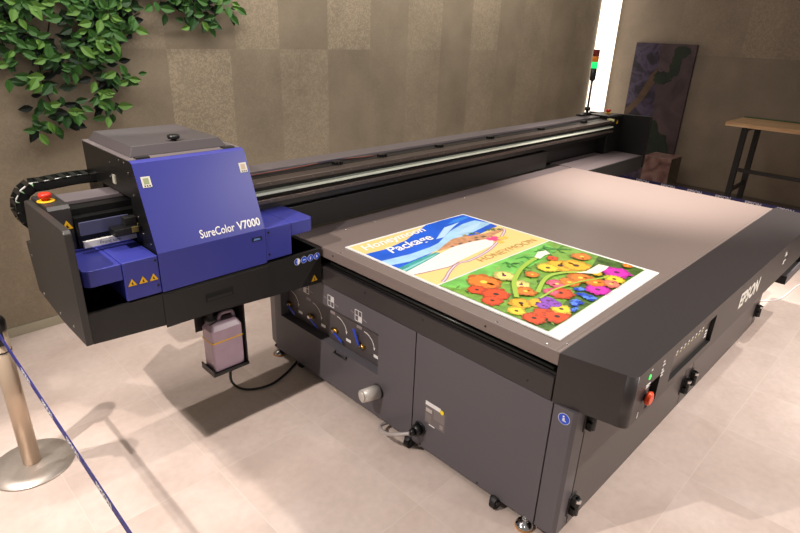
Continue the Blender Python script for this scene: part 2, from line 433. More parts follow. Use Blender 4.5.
mb = MB()
mb.cyl((.156, yf+.002, .672), (.156, yf-.006, .672), .014, DEEP, n=24)
mb.cyl((.156, yf-.006, .672), (.156, yf-.016, .672), .022, ORANGE, r2=.025, n=28); mb.cyl((.156, yf-.016, .672), (.156, yf-.022, .672), .025, ORANGE, r2=.018, n=28)
lab(part(mb, 'emergency_button', bar), 'orange red mushroom stop button')
mb = MB(); mb.text('EPSON', (1.118, yf-.0006, .668), ex, ey, .098, mat('silver lettering', (225, 222, 212), .4), bold=.0042); part(mb, 'logo', bar)
for z, w in ((.735, .03), (.722, .05), (.69, .05), (.677, .03)):
    mb = MB(); mb.box(1.86, 1.86+w, yf-.0008, yf, z, z+.008, WHITE); part(mb, 'printed_mark', bar)
mb = MB(); mb.box(1.93, 1.98, yf-.0008, yf, .68, .74, DEEP); part(mb, 'switch', bar)
# side tray right of the cabinet
mb = MB()
mb.box(2.52, 3.05, -.19, .05, .345, .352, DEEP); mb.box(2.52, 2.53, -.19, .05, .352, .40, DEEP)
mb.box(2.52, 3.05, .04, .05, .352, .40, DEEP); mb.box(2.53, 3.05, -.19, -.18, .352, .40, GREY); mb.box(3.04, 3.05, -.19, .05, .352, .4, DEEP)
mb.box(2.495, 2.52, -.06, .03, .33, .40, DEEP)
part(mb, 'side_tray')

# valves and printed diagrams
def strip(mb, pts, w, m, mp):     # polyline ribbon, pts in 2D, mp maps 2D to 3D
    for (a, b) in zip(pts, pts[1:]):
        a = Vector(a); b = Vector(b); d = (b-a)
        if d.length < 1e-6: continue
        nrm = Vector((-d.y, d.x)).normalized()*w/2
        mb.face([mp(a-nrm), mp(b-nrm), mp(b+nrm), mp(a+nrm)], m)
XP = .0500
ys = (1.626, 1.426, 1.226, 1.024)
for k, y in enumerate(ys):
    zv = .340
    mb = MB()
    mb.cyl((XP, y, zv), (XP-.012, y, zv), .013, BRASS, n=6); mb.cyl((XP-.012, y, zv), (XP-.020, y, zv), .008, BRASS, n=16)
    mb.cyl((XP-.020, y, zv), (XP-.024, y, zv), .010, CHROME, n=6)
    mb.cyl((XP-.006, y-.022, zv), (XP-.006, y+.022, zv), .009, BRASS, n=16)
    v = part(mb, 'valve')
    mb = MB()
    if k < 3:
        q4 = [(y+.008, zv+.004), (y-.006, zv-.012), (y-.072, zv-.040), (y-.068, zv-.024)]
    else:
        q4 = [(y-.006, zv-.004), (y+.010, zv-.004), (y+.052, zv+.078), (y+.036, zv+.082)]
    mb.hexa([(XP-.022, a, b) for a, b in q4], [(XP-.018, a, b) for a, b in q4], LEVER)
    part(mb, 'lever', v, bevel=.0012)
XR_ = .0499
def onpanel(fn, name, xx=XR_):
    mb = MB(); mp = lambda q: (xx-.0004, q[0], q[1]); fn(mb, mp); part(mb, name)
for k, y in enumerate(ys):
    def arc_(mb, mp):
        arc = [(y-.010-.074*math.sin(t*math.pi/20), .352+.070*math.cos(t*math.pi/20)) for t in range(0, 10)]
        strip(mb, arc, .0042, WHITE, mp)
        e = arc[-1]; mb.face([mp((e[0]-.007, e[1]+.004)), mp((e[0]+.007, e[1]+.004)), mp((e[0], e[1]-.014))][::-1], WHITE)
    onpanel(arc_, 'arrow_mark')
    onpanel(lambda mb, mp: mb.face([mp((y+.043, .422)), mp((y+.006, .422)), mp((y+.006, .438)), mp((y+.043, .438))], PAPER), 'name_tag')
    onpanel(lambda mb, mp: mb.face([mp((y-.080, .314)), mp((y-.116, .314)), mp((y-.116, .330)), mp((y-.080, .330))], WHITE), 'name_tag')
    def icon(mb, mp):
        c = y-.003; z0 = .500; w = .046; h = .055
        for a, b in (((c, z0), (c-w, z0)), ((c-w, z0), (c-w, z0+h)), ((c-w, z0+h), (c, z0+h)), ((c, z0+h), (c, z0)), ((c-w/2, z0), (c-w/2, z0+h)), ((c, z0+h/2), (c-w, z0+h/2))):
            strip(mb, [a, b], .0035, WHITE, mp)
        f = ((0, 0), (0, 0), (1, 1), (1, 0))[k]; a = c-w/2*f[0]; b = z0+h/2*f[1]
        mb.face([mp((a, b)), mp((a-w/2, b)), mp((a-w/2, b+h/2)), mp((a, b+h/2))], WHITE)
        strip(mb, [(c+.010, z0+h/2+.004), (c+.030, z0+h/2+.010)], .004, PAPER, mp); strip(mb, [(c-w-.010, z0+h/2-.004), (c-w-.034, z0+h/2-.010)], .004, PAPER, mp)
    onpanel(icon, 'pane_icon', -.0002)
mb = MB(); mb.tube([(.002, 1.168, .266), (-.010, 1.166, .262), (-.010, 1.084, .262), (.002, 1.082, .266)], .0055, DEEP, sub=1); part(mb, 'pull_handle')
# vent pipe
mb = MB()
mb.cyl((.004, .856, .190), (-.004, .856, .190), .037, DEEP, n=28)
mb.cyl((-.004, .856, .190), (-.088, .870, .196), .034, PIPEM, r2=.030, n=28); mb.lathe((0, 0, 0), [(.0001, -1), (.0001, -1.0001)], PIPEM, n=3) if False else None
mb.cyl((-.088, .870, .196), (-.094, .871, .196), .030, PIPEM, r2=.020, n=28)
lab(part(mb, 'exhaust_pipe'), 'short silver pipe stub')
# rating plate
mb = MB(); X0 = -.0006; q = lambda y, z, d=0: (X0-d, y, z)
def rect(y0, y1, z0, z1, m, d=0): mb.face([q(y0, z0, d), q(y0, z1, d), q(y1, z1, d), q(y1, z0, d)], m)
PLT = mat('rating plate', (112, 104, 104), .4)
rect(.56, .448, .192, .285, PLT)
rect(.56, .475, .282, .302, WHITE, .0004)
rect(.556, .522, .250, .268, mat('label block', (190, 180, 176), .5), .0004)
for k in range(7): rect(.556, .524, .200+k*.006, .202+k*.006, PAPER, .0004)
for k in range(8): rect(.512, .454, .232+k*.006, .2345+k*.006, PAPER, .0004)
rect(.535, .502, .186, .192, WHITE, .0004); rect(.476, .458, .20, .222, PAPER, .0004)
disc(mb, (X0-.0008, .468, .287), .011, (0, 0, 0), mat('yellow dot', (250, 220, 30), .5), (0, 1, 0), (0, 0, 1))
part(mb, 'rating_plate')
# socket
mb = MB(); mb.cyl((.002, .583, .140), (-.008, .583, .140), .034, DEEP, n=8); mb.cyl((-.008, .583, .140), (-.035, .588, .138), .026, DEEP, n=20)
mb.cyl((-.035, .588, .138), (-.055, .593, .136), .019, DEEP, r2=.013, n=16); part(mb, 'power_inlet')

# feet and castors
def foot(x, y):
    mb = MB(); mb.lathe((x, y, 0), [(.034, 0), (.036, .003), (.036, .008)], mat('amber pad', (190, 130, 60), .5), n=32)
    mb.lathe((x, y, .008), [(.035, 0), (.034, .006), (.018, .014), (.010, .018), (.010, .024)], CHROME, n=32)
    mb.cyl((x, y, .03), (x, y, .055), .008, CHROME, n=14); mb.cyl((x, y, .036), (x, y, .044), .014, CHROME, n=6)
    part(mb, 'levelling_foot')
for x, y in ((.012, 1.70), (.006, .030), (.25, 1.80), (XE-.08, .03)): foot(x, y)
def castor(x, y):
    mb = MB(); mb.cyl((x, y-.012, .028), (x, y+.012, .028), .028, RUB, n=24); mb.cyl((x, y-.015, .028), (x, y+.015, .028), .010, CHROME, n=14)
    mb.box(x-.014, x+.022, y-.020, y-.016, .02, .050, DEEP); mb.box(x-.014, x+.022, y+.016, y+.020, .02, .050, DEEP); mb.box(x-.014, x+.03, y-.02, y+.02, .044, .050, DEEP)
    part(mb, 'castor', bevel=.001)
for x, y in ((.0, .165), (.002, .645), (.03, 1.50), (XE-.1, .2)): castor(x, y)

# ------------------------------------------------------------------ gantry
# left tray
mb = MB()
XL, XR = -1.055, -.015
mb.hexa([(XL+.025, 1.25, .672), (-.768, 1.25, .655), (-.768, 1.266, .655), (XL+.025, 1.266, .672)], [(XL+.025, 1.25, H), (-.768, 1.25, H), (-.768, 1.266, H), (XL+.025, 1.266, H)], BLACK)
mb.hexa([(-.768, 1.25, .655), (-.300, 1.25, .628), (-.300, 1.266, .628), (-.768, 1.266, .655)], [(-.768, 1.25, H), (-.300, 1.25, H), (-.300, 1.266, H), (-.768, 1.266, H)], BLACK)
mb.hexa([(-.300, 1.25, .628), (XR, 1.25, .616), (XR, 1.266, .616), (-.300, 1.266, .628)], [(-.300, 1.25, H), (XR, 1.25, H), (XR, 1.266, H), (-.300, 1.266, H)], BLACK)
mb.hexa([(XL+.025, 1.266, .672), (XR, 1.266, .616), (XR, 1.80, .616), (XL+.025, 1.80, .672)], [(XL+.025, 1.266, .684), (XR, 1.266, .628), (XR, 1.80, .628), (XL+.025, 1.80, .684)], BLACK)
mb.box(XR-.014, XR, 1.266, 1.80, .62, H, BLACK)
mb.box(XL+.025, XR, 1.79, 1.80, .66, H, BLACK)
mb.box(XL+.03, XR-.014, 1.535, 1.545, .66, H, DEEP)
tray = part(mb, 'carriage_tray')
mb = MB(); mb.box(-.768, -.300, 1.2465, 1.2495, .645, .782, BLACK); tp = part(mb, 'tray_panel', bevel=.001)
mb = MB(); mb.box(-.600, -.478, 1.2445, 1.2462, .700, .735, mat('slot black', (4, 4, 4), .9)); mb.box(-.594, -.484, 1.2430, 1.2446, .703, .715, BLACK); part(mb, 'grip_slot', tp)
# left end plate
mb = MB()
prof = [(1.243, .675), (1.50, .668), (1.80, .695), (1.835, .905), (1.76, .915), (1.71, 1.100), (1.70, 1.104), (1.255, 1.104), (1.243, 1.092)]
mb.prism([(a, b) for a, b in prof], 'x', XL, XL+.024, mat('end plate charcoal', (56, 53, 51), .42, noise=.03, nscale=400))
ep = part(mb, 'end_plate', bevel=.003)
for y, z in ((1.72, .71), (1.52, .70), (1.36, .71), (1.78, .86)):
    mb = MB(); mb.cyl((XL+.001, y, z), (XL-.002, y, z), .005, CHROME, n=12); part(mb, 'screw', ep)
# right end plate and tray
XRR = 3.55
mb = MB(); mb.prism([(1.243, .680), (1.80, .680), (1.83, 1.104), (1.255, 1.125), (1.243, 1.115)], 'x', XRR, XRR+.024, DEEP); part(mb, 'end_plate', bevel=.003)
mb = MB()
mb.box(L+.012, XRR, 1.25, 1.266, .68, H, BLACK); mb.box(L+.012, XRR, 1.266, 1.80, .66, .70, BLACK)
mb.box(L+.012, XRR, 1.267, 1.60, .768, H-.003, mat('rear apron grey', (98, 88, 88), .4)); mb.box(L+.012, XRR, 1.79, 1.80, .7, H, BLACK)
part(mb, 'carriage_tray')
# end housings on the beam
def housing(x0, x1):
    mb = MB(); mb.prism([(1.50, .80), (1.50, 1.105), (1.515, 1.116), (1.70, 1.116), (1.72, 1.10), (1.72, .80)], 'x', x0, x1, mat('housing charcoal', (50, 47, 46), .4) if x0 < 0 else DEEP)
    return part(mb, 'end_housing', bevel=.003)
hl = housing(XL+.026, -.955); hr = housing(XRR-.25, XRR-.002)
def estop(x, y, z, par):
    mb = MB(); mb.lathe((x, y, z), [(.030, 0), (.030, .003), (.024, .005)], YEL, n=32)
    mb.lathe((x, y, z+.006), [(.013, 0), (.014, .006), (.021, .008), (.022, .020), (.019, .025), (.012, .027)], RED, n=32)
    lab(part(mb, 'emergency_button', par), 'red mushroom stop button on yellow collar')
estop(-1.006, 1.60, 1.116, hl); estop(XRR-.05, 1.62, 1.116, hr)
# the beam, drawn as pieces along x
def slab(name, y0, y1, z0, z1, m, x0=-.953, x1=XRR-.251, bev=0.):
    mb = MB(); mb.box(x0, x1, y0, y1, z0, z1, m); return part(mb, name, bevel=bev)
slab('beam_top', 1.594, 1.715, 1.090, 1.105, mat('beam top grey', (104, 96, 98), .45), bev=.002)
slab('beam_body', 1.53, 1.712, .93, 1.0895, DEEP)
slab('beam_base', 1.59, 1.712, .80, .9299, DEEP)
slab('upper_rail', 1.452, 1.529, 1.066, 1.088, ALU, x0=-.45, bev=.002)
slab('encoder_strip', 1.458, 1.529, 1.026, 1.038, STRIP, x0=-.45)
slab('lower_rail', 1.452, 1.529, .986, 1.006, ALU, x0=-.45, bev=.002)
slab('rail_recess', 1.49, 1.5295, .95, 1.0655, DEEP)
slab('lower_cover', 1.505, 1.588, .80, .925, mat('lower cover charcoal', (20, 19, 18), .5), x1=2.35, bev=.002)
for x in (.30, .62, 1.10, 1.62, 2.25, 2.9):
    mb = MB(); mb.box(x, x+.05, 1.53, 1.56, 1.0895, 1.102, DEEP); mb.box(x+.012, x+.02, 1.52, 1.53, 1.087, 1.104, DEEP); mb.box(x+.032, x+.04, 1.52, 1.53, 1.087, 1.104, DEEP); part(mb, 'cable_clip')
for k in range(26):
    x = -.14+k*.12
    for z, r_ in ((1.077, .0042), (.996, .0035)):
        mb = MB(); mb.cyl((x, 1.4525, z), (x, 1.4505, z), r_, mat('screw grey', (110, 104, 100), .35, metal=.6), n=10); part(mb, 'rail_screw')
WIRE = [mat('red wire', (120, 44, 38), .6), mat('tan wire', (130, 92, 52), .6), mat('blue wire', (46, 50, 80), .6)]
for k, m in enumerate(WIRE):
    mb = MB(); mb.tube([(-.3, 1.57, 1.095), (.1, 1.562+.008*k, 1.100), (.3, 1.575-.006*k, 1.104+.002*k), (.5, 1.566+.008*k, 1.098), (.62, 1.578, 1.092)], .0018, m, n=6); part(mb, 'signal_wire')
mb = MB(); mb.box(XRR-.30, XRR-.262, 1.45, 1.50, 1.082, 1.10, mat('brass sensor', (210, 205, 150), .4)); part(mb, 'sensor')
mb = MB(); mb.prism([(2.62, .80), (2.34, .80), (2.34, .93), (2.66, .93)], 'y', 1.40, 1.50, DEEP); part(mb, 'service_bracket') if False else mb.bm.free()
# signal tower
mb = MB(); TX, TY = 3.26, 1.70
mb.box(TX-.13, TX+.03, TY-.02, TY+.03, 1.106, 1.120, DEEP); mb.lathe((TX, TY, 1.12), [(.030, 0), (.030, .006), (.012, .010), (.012, .022), (.024, .026), (.024, .052), (.012, .056)], DEEP, n=24)
mb.cyl((TX, TY, 1.17), (TX, TY, 1.40), .009, mat('dark pole', (90, 70, 62), .3, metal=.5), n=16)
mb.lathe((TX, TY, 1.39), [(.012, 0), (.020, .01), (.024, .02), (.024, .105)], DEEP, n=24)
tw = part(mb, 'signal_tower')
for z0, z1, m, t in ((1.495, 1.545, GLAMP, 'lit green lamp segment'), (1.546, 1.590, ALAMP, 'amber lamp segment'), (1.591, 1.645, RLAMP, 'red lamp segment')):
    mb = MB(); mb.lathe((TX, TY, z0), [(.022, 0), (.026, .003), (.026, z1-z0-.003), (.023, z1-z0)], m, n=24); lab(part(mb, 'lamp_segment', tw), t)

# carriage
mb = MB(); CX0, CX1 = -.764, -.308
side = [(1.25, .796), (1.25, .952), (1.375, 1.262), (1.40, 1.268), (1.905, 1.268), (1.905, .98), (1.73, .98), (1.73, 1.12), (1.44, 1.12), (1.44, .796)]
mb.prism(side, 'x', CX0+.002, CX1-.002, DEEP)
car = part(mb, 'carriage', bevel=.002)
# blue front cover
mb = MB()
outer = [(1.248, .796), (1.248, .952), (1.3735, 1.264), (1.398, 1.2705)]
inner = [(1.2515, .796), (1.2515, .952), (1.3765, 1.262), (1.398, 1.2685)]
mb.prism(outer+inner[::-1], 'x', CX0, CX1, BLUE)
cov = part(mb, 'front_cover', car)
nx = Vector((0, -.3125, .125)).normalized(); up_ = Vector((0, .125, .3125)).normalized()
def onsl(x, t):   # point on the slanted cover, t metres above the knee
    return Vector((x, 1.248, .952))+up_*t
mb = MB(); mb.text('SureColor', onsl(-.590, .020), (1, 0, 0), up_, .046, WHITE, depth=.0008, bold=.0006, width=.150)
mb.text('V7000', onsl(-.427, .020), (1, 0, 0), up_, .046, WHITE, depth=.0008, bold=.0010, width=.104)
part(mb, 'printed_name', cov)
def sl_quad(mb, x0, x1, t0, t1, m, d):
    mb.face([onsl(x0, t0)+nx*d, onsl(x1, t0)+nx*d, onsl(x1, t1)+nx*d, onsl(x0, t1)+nx*d], m)
for x, c1 in ((-.748, (150, 160, 120)), (-.350, (190, 170, 150))):
    mb = MB(); sl_quad(mb, x-.0, x+.034, .245, .285, mat('cream sticker', (215, 212, 196), .5), .0008)
    sl_quad(mb, x+.007, x+.027, .257, .279, mat('sticker panel %d' % c1[0], c1, .5), .0012)
    for k in range(3): sl_quad(mb, x+.006+.009*k, x+.011+.009*k, .2475, .253, INK, .0012)
    part(mb, 'sticker', cov)
mb = MB(); yb_ = 1.2475
mb.face([(-.372, yb_, .905), (-.325, yb_, .905), (-.325, yb_, .923), (-.372, yb_, .923)], INK)
mb.face([(-.366, yb_-.0004, .909), (-.331, yb_-.0004, .909), (-.336, yb_-.0004, .917), (-.362, yb_-.0004, .919)], mat('badge blue', (90, 130, 190), .5))
part(mb, 'small_badge', cov)
# top plate, lid and knob
mb = MB(); mb.box(CX0+.0, CX1-.0, 1.399, 1.906, 1.2685, 1.2715, mat('carriage top grey', (106, 98, 98), .42)); part(mb, 'top_plate', car)
mb = MB()
b0 = [(-.742, 1.445), (-.345, 1.445), (-.345, 1.885), (-.742, 1.885)]; b1 = [(-.722, 1.465), (-.368, 1.465), (-.368, 1.868), (-.722, 1.868)]
mb.hexa([(x, y, 1.272) for x, y in b0], [(x, y, 1.308) for x, y in b1], LIDM); lid = part(mb, 'lid', car, bevel=.002)
mb = MB(); mb.lathe((-.545, 1.495, 1.308), [(.010, 0), (.010, .006), (.022, .008), (.024, .012), (.024, .020), (.019, .023)], DEEP, n=28); part(mb, 'knob', lid)
for x in (-.735, -.385):
    mb = MB(); mb.box(x, x+.052, 1.400, 1.430, 1.272, 1.277, DEEP); part(mb, 'lid_latch', car, bevel=.002)
# side screws of the carriage
for y, z in ((1.42, 1.22), (1.40, 1.14), (1.385, 1.06), (1.36, 1.00), (1.30, .975), (1.60, 1.23), (1.45, 1.255), (1.5, 1.255), (1.62, 1.17)):
    mb = MB(); mb.cyl((CX0+.003, y, z), (CX0-.0015, y, z), .004, mat('dull screw', (90, 86, 84), .4, metal=.5), n=10); part(mb, 'screw', car)
mb = MB(); mb.box(CX0-.003, CX0+.003, 1.565, 1.590, 1.150, 1.185, mat('pale latch', (180, 175, 160), .4)); part(mb, 'side_latch', car)
# blue wings
def bev_block(pts, z0, z1, name, par):
    mb = MB(); mb.prism(pts, 'z', z0, z1, BLUE); return part(mb, name, par, bevel=.0035, seg=3)
bev_block([(-.893, 1.25), (-.766, 1.25), (-.766, 1.53), (-.893, 1.53)], .797, .947, 'wing_cover', car)
bev_block([(-1.020, 1.268), (-1.003, 1.252), (-.8945, 1.252), (-.8945, 1.528), (-.968, 1.528), (-1.020, 1.42)], .884, .946, 'wing_extension', car)
bev_block([(-.306, 1.25), (-.176, 1.25), (-.176, 1.53), (-.306, 1.53)], .803, .949, 'wing_cover', car)
bev_block([(-.1745, 1.252), (-.070, 1.252), (-.050, 1.272), (-.055, 1.528), (-.1745, 1.528)], .887, .948, 'wing_extension', car)
def warning(c, s, nrm, u, v, par, name='warning_label'):
    c = Vector(c); n = Vector(nrm); u = Vector(u); v = Vector(v); mb = MB()
    def tri(k, m, d): mb.face([c+n*d+(-u*.58-v*.5)*s*k, c+n*d+(u*.58-v*.5)*s*k, c+n*d+(v*.5)*s*k+v*0], m)
    tri(1., INK, .0006); tri(.93, YEL, .0010)
    mb.face([c+n*.0014+(-u*.05-v*.3)*s, c+n*.0014+(u*.17-v*.32)*s, c+n*.0014+(u*.02-v*.05)*s, c+n*.0014+(u*.10+v*.10)*s, c+n*.0014+(-u*.1-v*.10)*s], INK)
    return part(mb, name, par)
for x in (-.868, -.829, -.790): warning((x, 1.2495, .868), .030, (0, -1, 0), (1, 0, 0), (0, 0, 1), car)
for x, z in ((-.300, .93), (-.300, .83), (-.770, .93), (-.770, .83)):
    mb = MB(); mb.cyl((x+(.008 if x > -.5 else -.006), 1.2505, z), (x+(.008 if x > -.5 else -.006), 1.2475, z), .0045, DEEP, n=12); part(mb, 'screw', car)
warning((-.058, 1.2495, .652), .034, (0, -1, 0), (1, 0, 0), (0, 0, 1), PR)
warning((-.978, 1.4995, 1.045), .036, (0, -1, 0), (1, 0, 0), (0, 0, 1), hl)
warning((CX0-.001, 1.40, 1.02), .034, (-1, 0, 0), (0, -1, 0), (0, 0, 1), car)
warning((XRR-.10, 1.4995, 1.06), .035, (0, -1, 0), (1, 0, 0), (0, 0, 1), hr)
for x, k in ((-.150, 'plug'), (-.113, 'goggles'), (-.077, 'glove'), (-.041, 'mask')):
    sticker((x, 1.2495, .758), .0165, (0, -1, 0), (1, 0, 0), (0, 0, 1), SBLUE, k)
# items on the left of the carriage
mb = MB(); mb.box(-.953, -.78, 1.440, 1.451, 1.012, 1.060, mat('blue grey plate', (70, 72, 100), .4)); part(mb, 'rail_backplate')
mb = MB(); mb.box(-.953, -.766, 1.425, 1.4395, .968, .992, mat('white ribbon label', (215, 212, 205), .5))
mb.text('Front side', (-.90, 1.4245, .974), (1, 0, 0), (0, 0, 1), .018, mat('navy print', (50, 55, 110), .5)); part(mb, 'ribbon_label')
mb = MB(); mb.box(-.86, -.766, 1.37, 1.435, 1.004, 1.030, DEEP); mb.box(-.800, -.775, 1.365, 1.370, 1.010, 1.034, mat('dull brass', (150, 135, 80), .35, metal=.8)); mb.box(-.81, -.766, 1.40, 1.435, 1.030, 1.060, BLACK)
part(mb, 'drive_bracket', bevel=.002)
mb = MB(); mb.tube([(-.06, 1.35, .886), (-.06, 1.36, .80)], .0018, CHROME, n=6); part(mb, 'guide_pin', car)

# cable chain: path in the xz plane
path = []
for k in range(7): path.append((-.70-.042*k, 1.124+.006*math.sin(k/1.8)))
cxn, czn, rr = -.955, 1.030, .096
for k in range(1, 9):
    t = math.pi/2+k*(math.pi*1.02)/8
    path.append((cxn+rr*1.02*math.cos(t), czn+.005+rr*math.sin(t)))
path += [(-.915, .932), (-.875, .932)]
chain_root = None
mb = MB(); y0, y1 = 1.80, 1.895
def link(mb, a, b, k):
    a = Vector((a[0], 0, a[1])); b = Vector((b[0], 0, b[1])); d = (b-a); Ln = d.length; d.normalize(); nn = Vector((-d.z, 0, d.x)) * -1
    if nn.z < 0 and k < 6: nn = -nn
    if k >= 6:
        c = Vector((cxn, 0, czn)); nn = nn if (a-c).dot(nn) > 0 else -nn
    h = .018
    for yy0, yy1 in ((y0, y0+.008), (y1-.008, y1)):
        p = [a-nn*h, b-nn*h, b+nn*h, a+nn*h]
        mb.hexa([(v.x, yy0, v.z) for v in p], [(v.x, yy1, v.z) for v in p], CHAINM)
    p = [a-nn*h, b-nn*h, b-nn*(h-.004), a-nn*(h-.004)]
    mb.hexa([(v.x, y0, v.z) for v in p], [(v.x, y1, v.z) for v in p], CHAINM)
    m_ = a+d*Ln*.0; q = a+d*Ln*.42
    p = [m_+nn*(h-.004), q+nn*(h-.004), q+nn*h, m_+nn*h]
    mb.hexa([(v.x, y0, v.z) for v in p], [(v.x, y1, v.z) for v in p], CHAINM)
for k in range(len(path)-1): link(mb, path[k], path[k+1], k)
ch = part(mb, 'cable_chain')
for y in (1.825, 1.85, 1.872):
    mb = MB(); mb.tube([(p[0], y, p[1]) for p in path], .004, CGREEN if y < 1.86 else WHITE, n=8, sub=1); part(mb, 'chain_cable', ch)

# jug holder
mb = MB()
mb.box(-.378, -.372, 1.36, 1.46, .270, .635, BLACK); mb.box(-.545, -.372, 1.36, 1.47, .262, .270, BLACK)
mb.box(-.545, -.372, 1.352, 1.36, .262, .276, BLACK); mb.box(-.551, -.545, 1.352, 1.47, .262, .292, BLACK); mb.box(-.56, -.372, 1.47, 1.476, .45, .635, BLACK)
part(mb, 'bottle_holder')
mb = MB(); mb.tube([(-.56, 1.40, .64), (-.565, 1.40, .60), (-.54, 1.40, .585), (-.518, 1.405, .575)], .007, mat('milky hose', (215, 195, 170), .35), n=10)
mb.cyl((-.56, 1.38, .60), (-.56, 1.41, .60), .012, BRASS, n=12); part(mb, 'drain_hose')

# jug
JG = empty('waste_ink_jug', (-.46, 1.42, .271))
tag(JG, 'translucent lilac plastic jug with yellow band hanging under the printer tray', 'jug')
Mj = Matrix.Translation((.46, -1.42, -.271))
def jp(mb, name, **k):
    o = mb.build(name, JG, **k); o.matrix_parent_inverse = Mj; return o
mb = MB(); jx0, jx1, jy0, jy1 = -.537, -.386, 1.366, 1.460
mb.hexa([(jx0, jy0, .272), (jx1, jy0, .272), (jx1, jy1, .272), (jx0, jy1, .272)], [(jx0, jy0, .480), (jx1, jy0, .480), (jx1, jy1, .480), (jx0, jy1, .480)], JUG)
bm = mb.bm; bm.faces.ensure_lookup_table()
topf = max(bm.faces, key=lambda f: f.calc_center_median().z)
r = bmesh.ops.extrude_face_region(bm, geom=[topf]); 
for v in [g for g in r['geom'] if isinstance(g, bmesh.types.BMVert)]:
    v.co.z = .508; v.co.x = -.4615+(v.co.x+.4615)*.80; v.co.y = 1.413+(v.co.y-1.413)*.6
bmesh.ops.delete(bm, geom=[topf], context='FACES_ONLY')
jp(mb, 'jug_body', bevel=.010, seg=4)
mb = MB(); mb.tube([(-.475, 1.413, .500), (-.470, 1.413, .528), (-.455, 1.413, .537), (-.415, 1.413, .535), (-.404, 1.413, .525), (-.402, 1.413, .500)], .009, JUG, n=10); jp(mb, 'jug_handle')
mb = MB(); mb.lathe((-.512, 1.413, .502), [(.020, 0), (.020, .016), (.027, .017), (.027, .026), (.016, .032), (.016, .055), (.010, .06)], mat('dark grey cap', (60, 56, 58), .4), n=24); jp(mb, 'cap')
mb = MB(); z0, z1 = .420, .426
mb.box(jx0-.001, jx1+.001, jy0-.001, jy0+.0005, z0, z1, YEL); mb.box(jx0-.001, jx0+.0005, jy0, jy1, z0, z1, YEL); jp(mb, 'level_line')

# ------------------------------------------------------------------ poster
PO = empty('printed_poster', (.5, .61, H+.001))
tag(PO, 'white bordered printed sheet with beach scene and flower photo on the printer bed', 'poster')
Mp = Matrix.Translation((-.5, -.61, -(H+.001)))
def pp(mb, name, **k):
    o = mb.build(name, PO, **k); o.matrix_parent_inverse = Mp; return o
Z0 = H+.0012; ZT = Z0+.005
mb = MB(); mb.prism([(.068, .040), (.932, .053), (.917, 1.156), (.072, 1.179)], 'z', Z0, ZT, WHITE); pp(mb, 'board')
def pm(n, c, **k): return mat('print '+n, c, .35, **k)
zlay = [ZT+.0003]
def lay(): zlay[0] += .00003; return zlay[0]
def poly(mb, pts, m, z=None):
    z = lay() if z is None else z
    bmv = [mb.bm.verts.new((x, y, z)) for x, y in pts]
    f = mb.bm.faces.new(bmv); f.material_index = mb.mi(m)
    r = bmesh.ops.triangulate(mb.bm, faces=[f])
def flatline(mb, pts, w, m, z=None, taper=False):
    z = lay() if z is None else z
    P = [Vector(p) for p in pts]; Q = []
    for k in range(len(P)-1):
        p0 = P[max(k-1, 0)]; p1 = P[k]; p2 = P[k+1]; p3 = P[min(k+2, len(P)-1)]
        for j in range(6):
            t = j/6; Q.append(.5*((2*p1)+(-p0+p2)*t+(2*p0-5*p1+4*p2-p3)*t*t+(-p0+3*p1-3*p2+p3)*t**3))
    Q.append(P[-1])
    L_ = []; R_ = []
    for k, q in enumerate(Q):
        d = (Q[min(k+1, len(Q)-1)]-Q[max(k-1, 0)]).normalized(); nn = Vector((-d.y, d.x))*w/2
        if taper: nn *= (.35+.65*k/len(Q))
        L_.append(mb.bm.verts.new((q.x+nn.x, q.y+nn.y, z))); R_.append(mb.bm.verts.new((q.x-nn.x, q.y-nn.y, z)))
    i = mb.mi(m)
    for k in range(len(Q)-1): mb.bm.faces.new([L_[k], R_[k], R_[k+1], L_[k+1]]).material_index = i
SKY = [(0.085, 1.049), (0.201, 1.035), (0.36, 1.06), (0.483, 1.11), (0.606, 1.155), (0.745, 1.155), (0.905, 1.145), (0.905, 1.08), (0.905, 0.98), (0.895, 0.90), (0.746, 0.886), (0.548, 0.867), (0.373, 0.875), (0.313, 0.859), (0.202, 0.842), (0.083, 0.83), (0.083, 0.931)]
CLOUD = [(0.083, 0.942), (0.242, 0.918), (0.38, 0.92), (0.451, 0.931), (0.632, 1.009), (0.769, 1.042), (0.875, 1.044), (0.905, 0.95), (0.725, 0.925), (0.593, 0.90), (0.38, 0.869), (0.178, 0.856), (0.083, 0.879)]
SEA = [(0.083, 0.835), (0.21, 0.85), (0.348, 0.858), (0.365, 0.832), (0.233, 0.81), (0.084, 0.785)]
SAND = [(0.084, 0.785), (0.233, .81), (0.355, 0.834), (0.553, 0.865), (0.664, 0.828), (0.70, 0.785), (0.638, 0.741), (0.506, 0.73), (0.344, 0.717), (0.272, 0.702), (0.163, .722), (0.083, 0.738)]
ISLE = [(0.363, 0.860), (0.452, 0.895), (0.547, 0.924), (0.616, 0.917), (0.68, 0.891), (0.741, 0.870), (0.841, 0.868), (0.90, 0.865), (0.86, 0.838), (0.68, 0.815), (0.595, 0.838), (0.486, 0.850), (0.416, 0.853)]
mb = MB()
poly(mb, [(.082, .612), (.912, .600), (.903, 1.143), (.085, 1.163)], pm('warm yellow', (245, 215, 140)))
poly(mb, SKY, pm('sky blue', (25, 95, 220), noise=.15, nscale=6))
poly(mb, CLOUD, pm('pale cloud', (170, 215, 245), noise=.12, nscale=14))
poly(mb, [(.485, .975), (.651, 1.066), (.782, 1.073), (.684, 1.037), (.538, .969)], pm('cloud streak', (190, 225, 250)))
poly(mb, [(.62, .96), (.72, .99), (.88, 1.0), (.80, .96), (.70, .94)], pm('cloud streak', (190, 225, 250)))
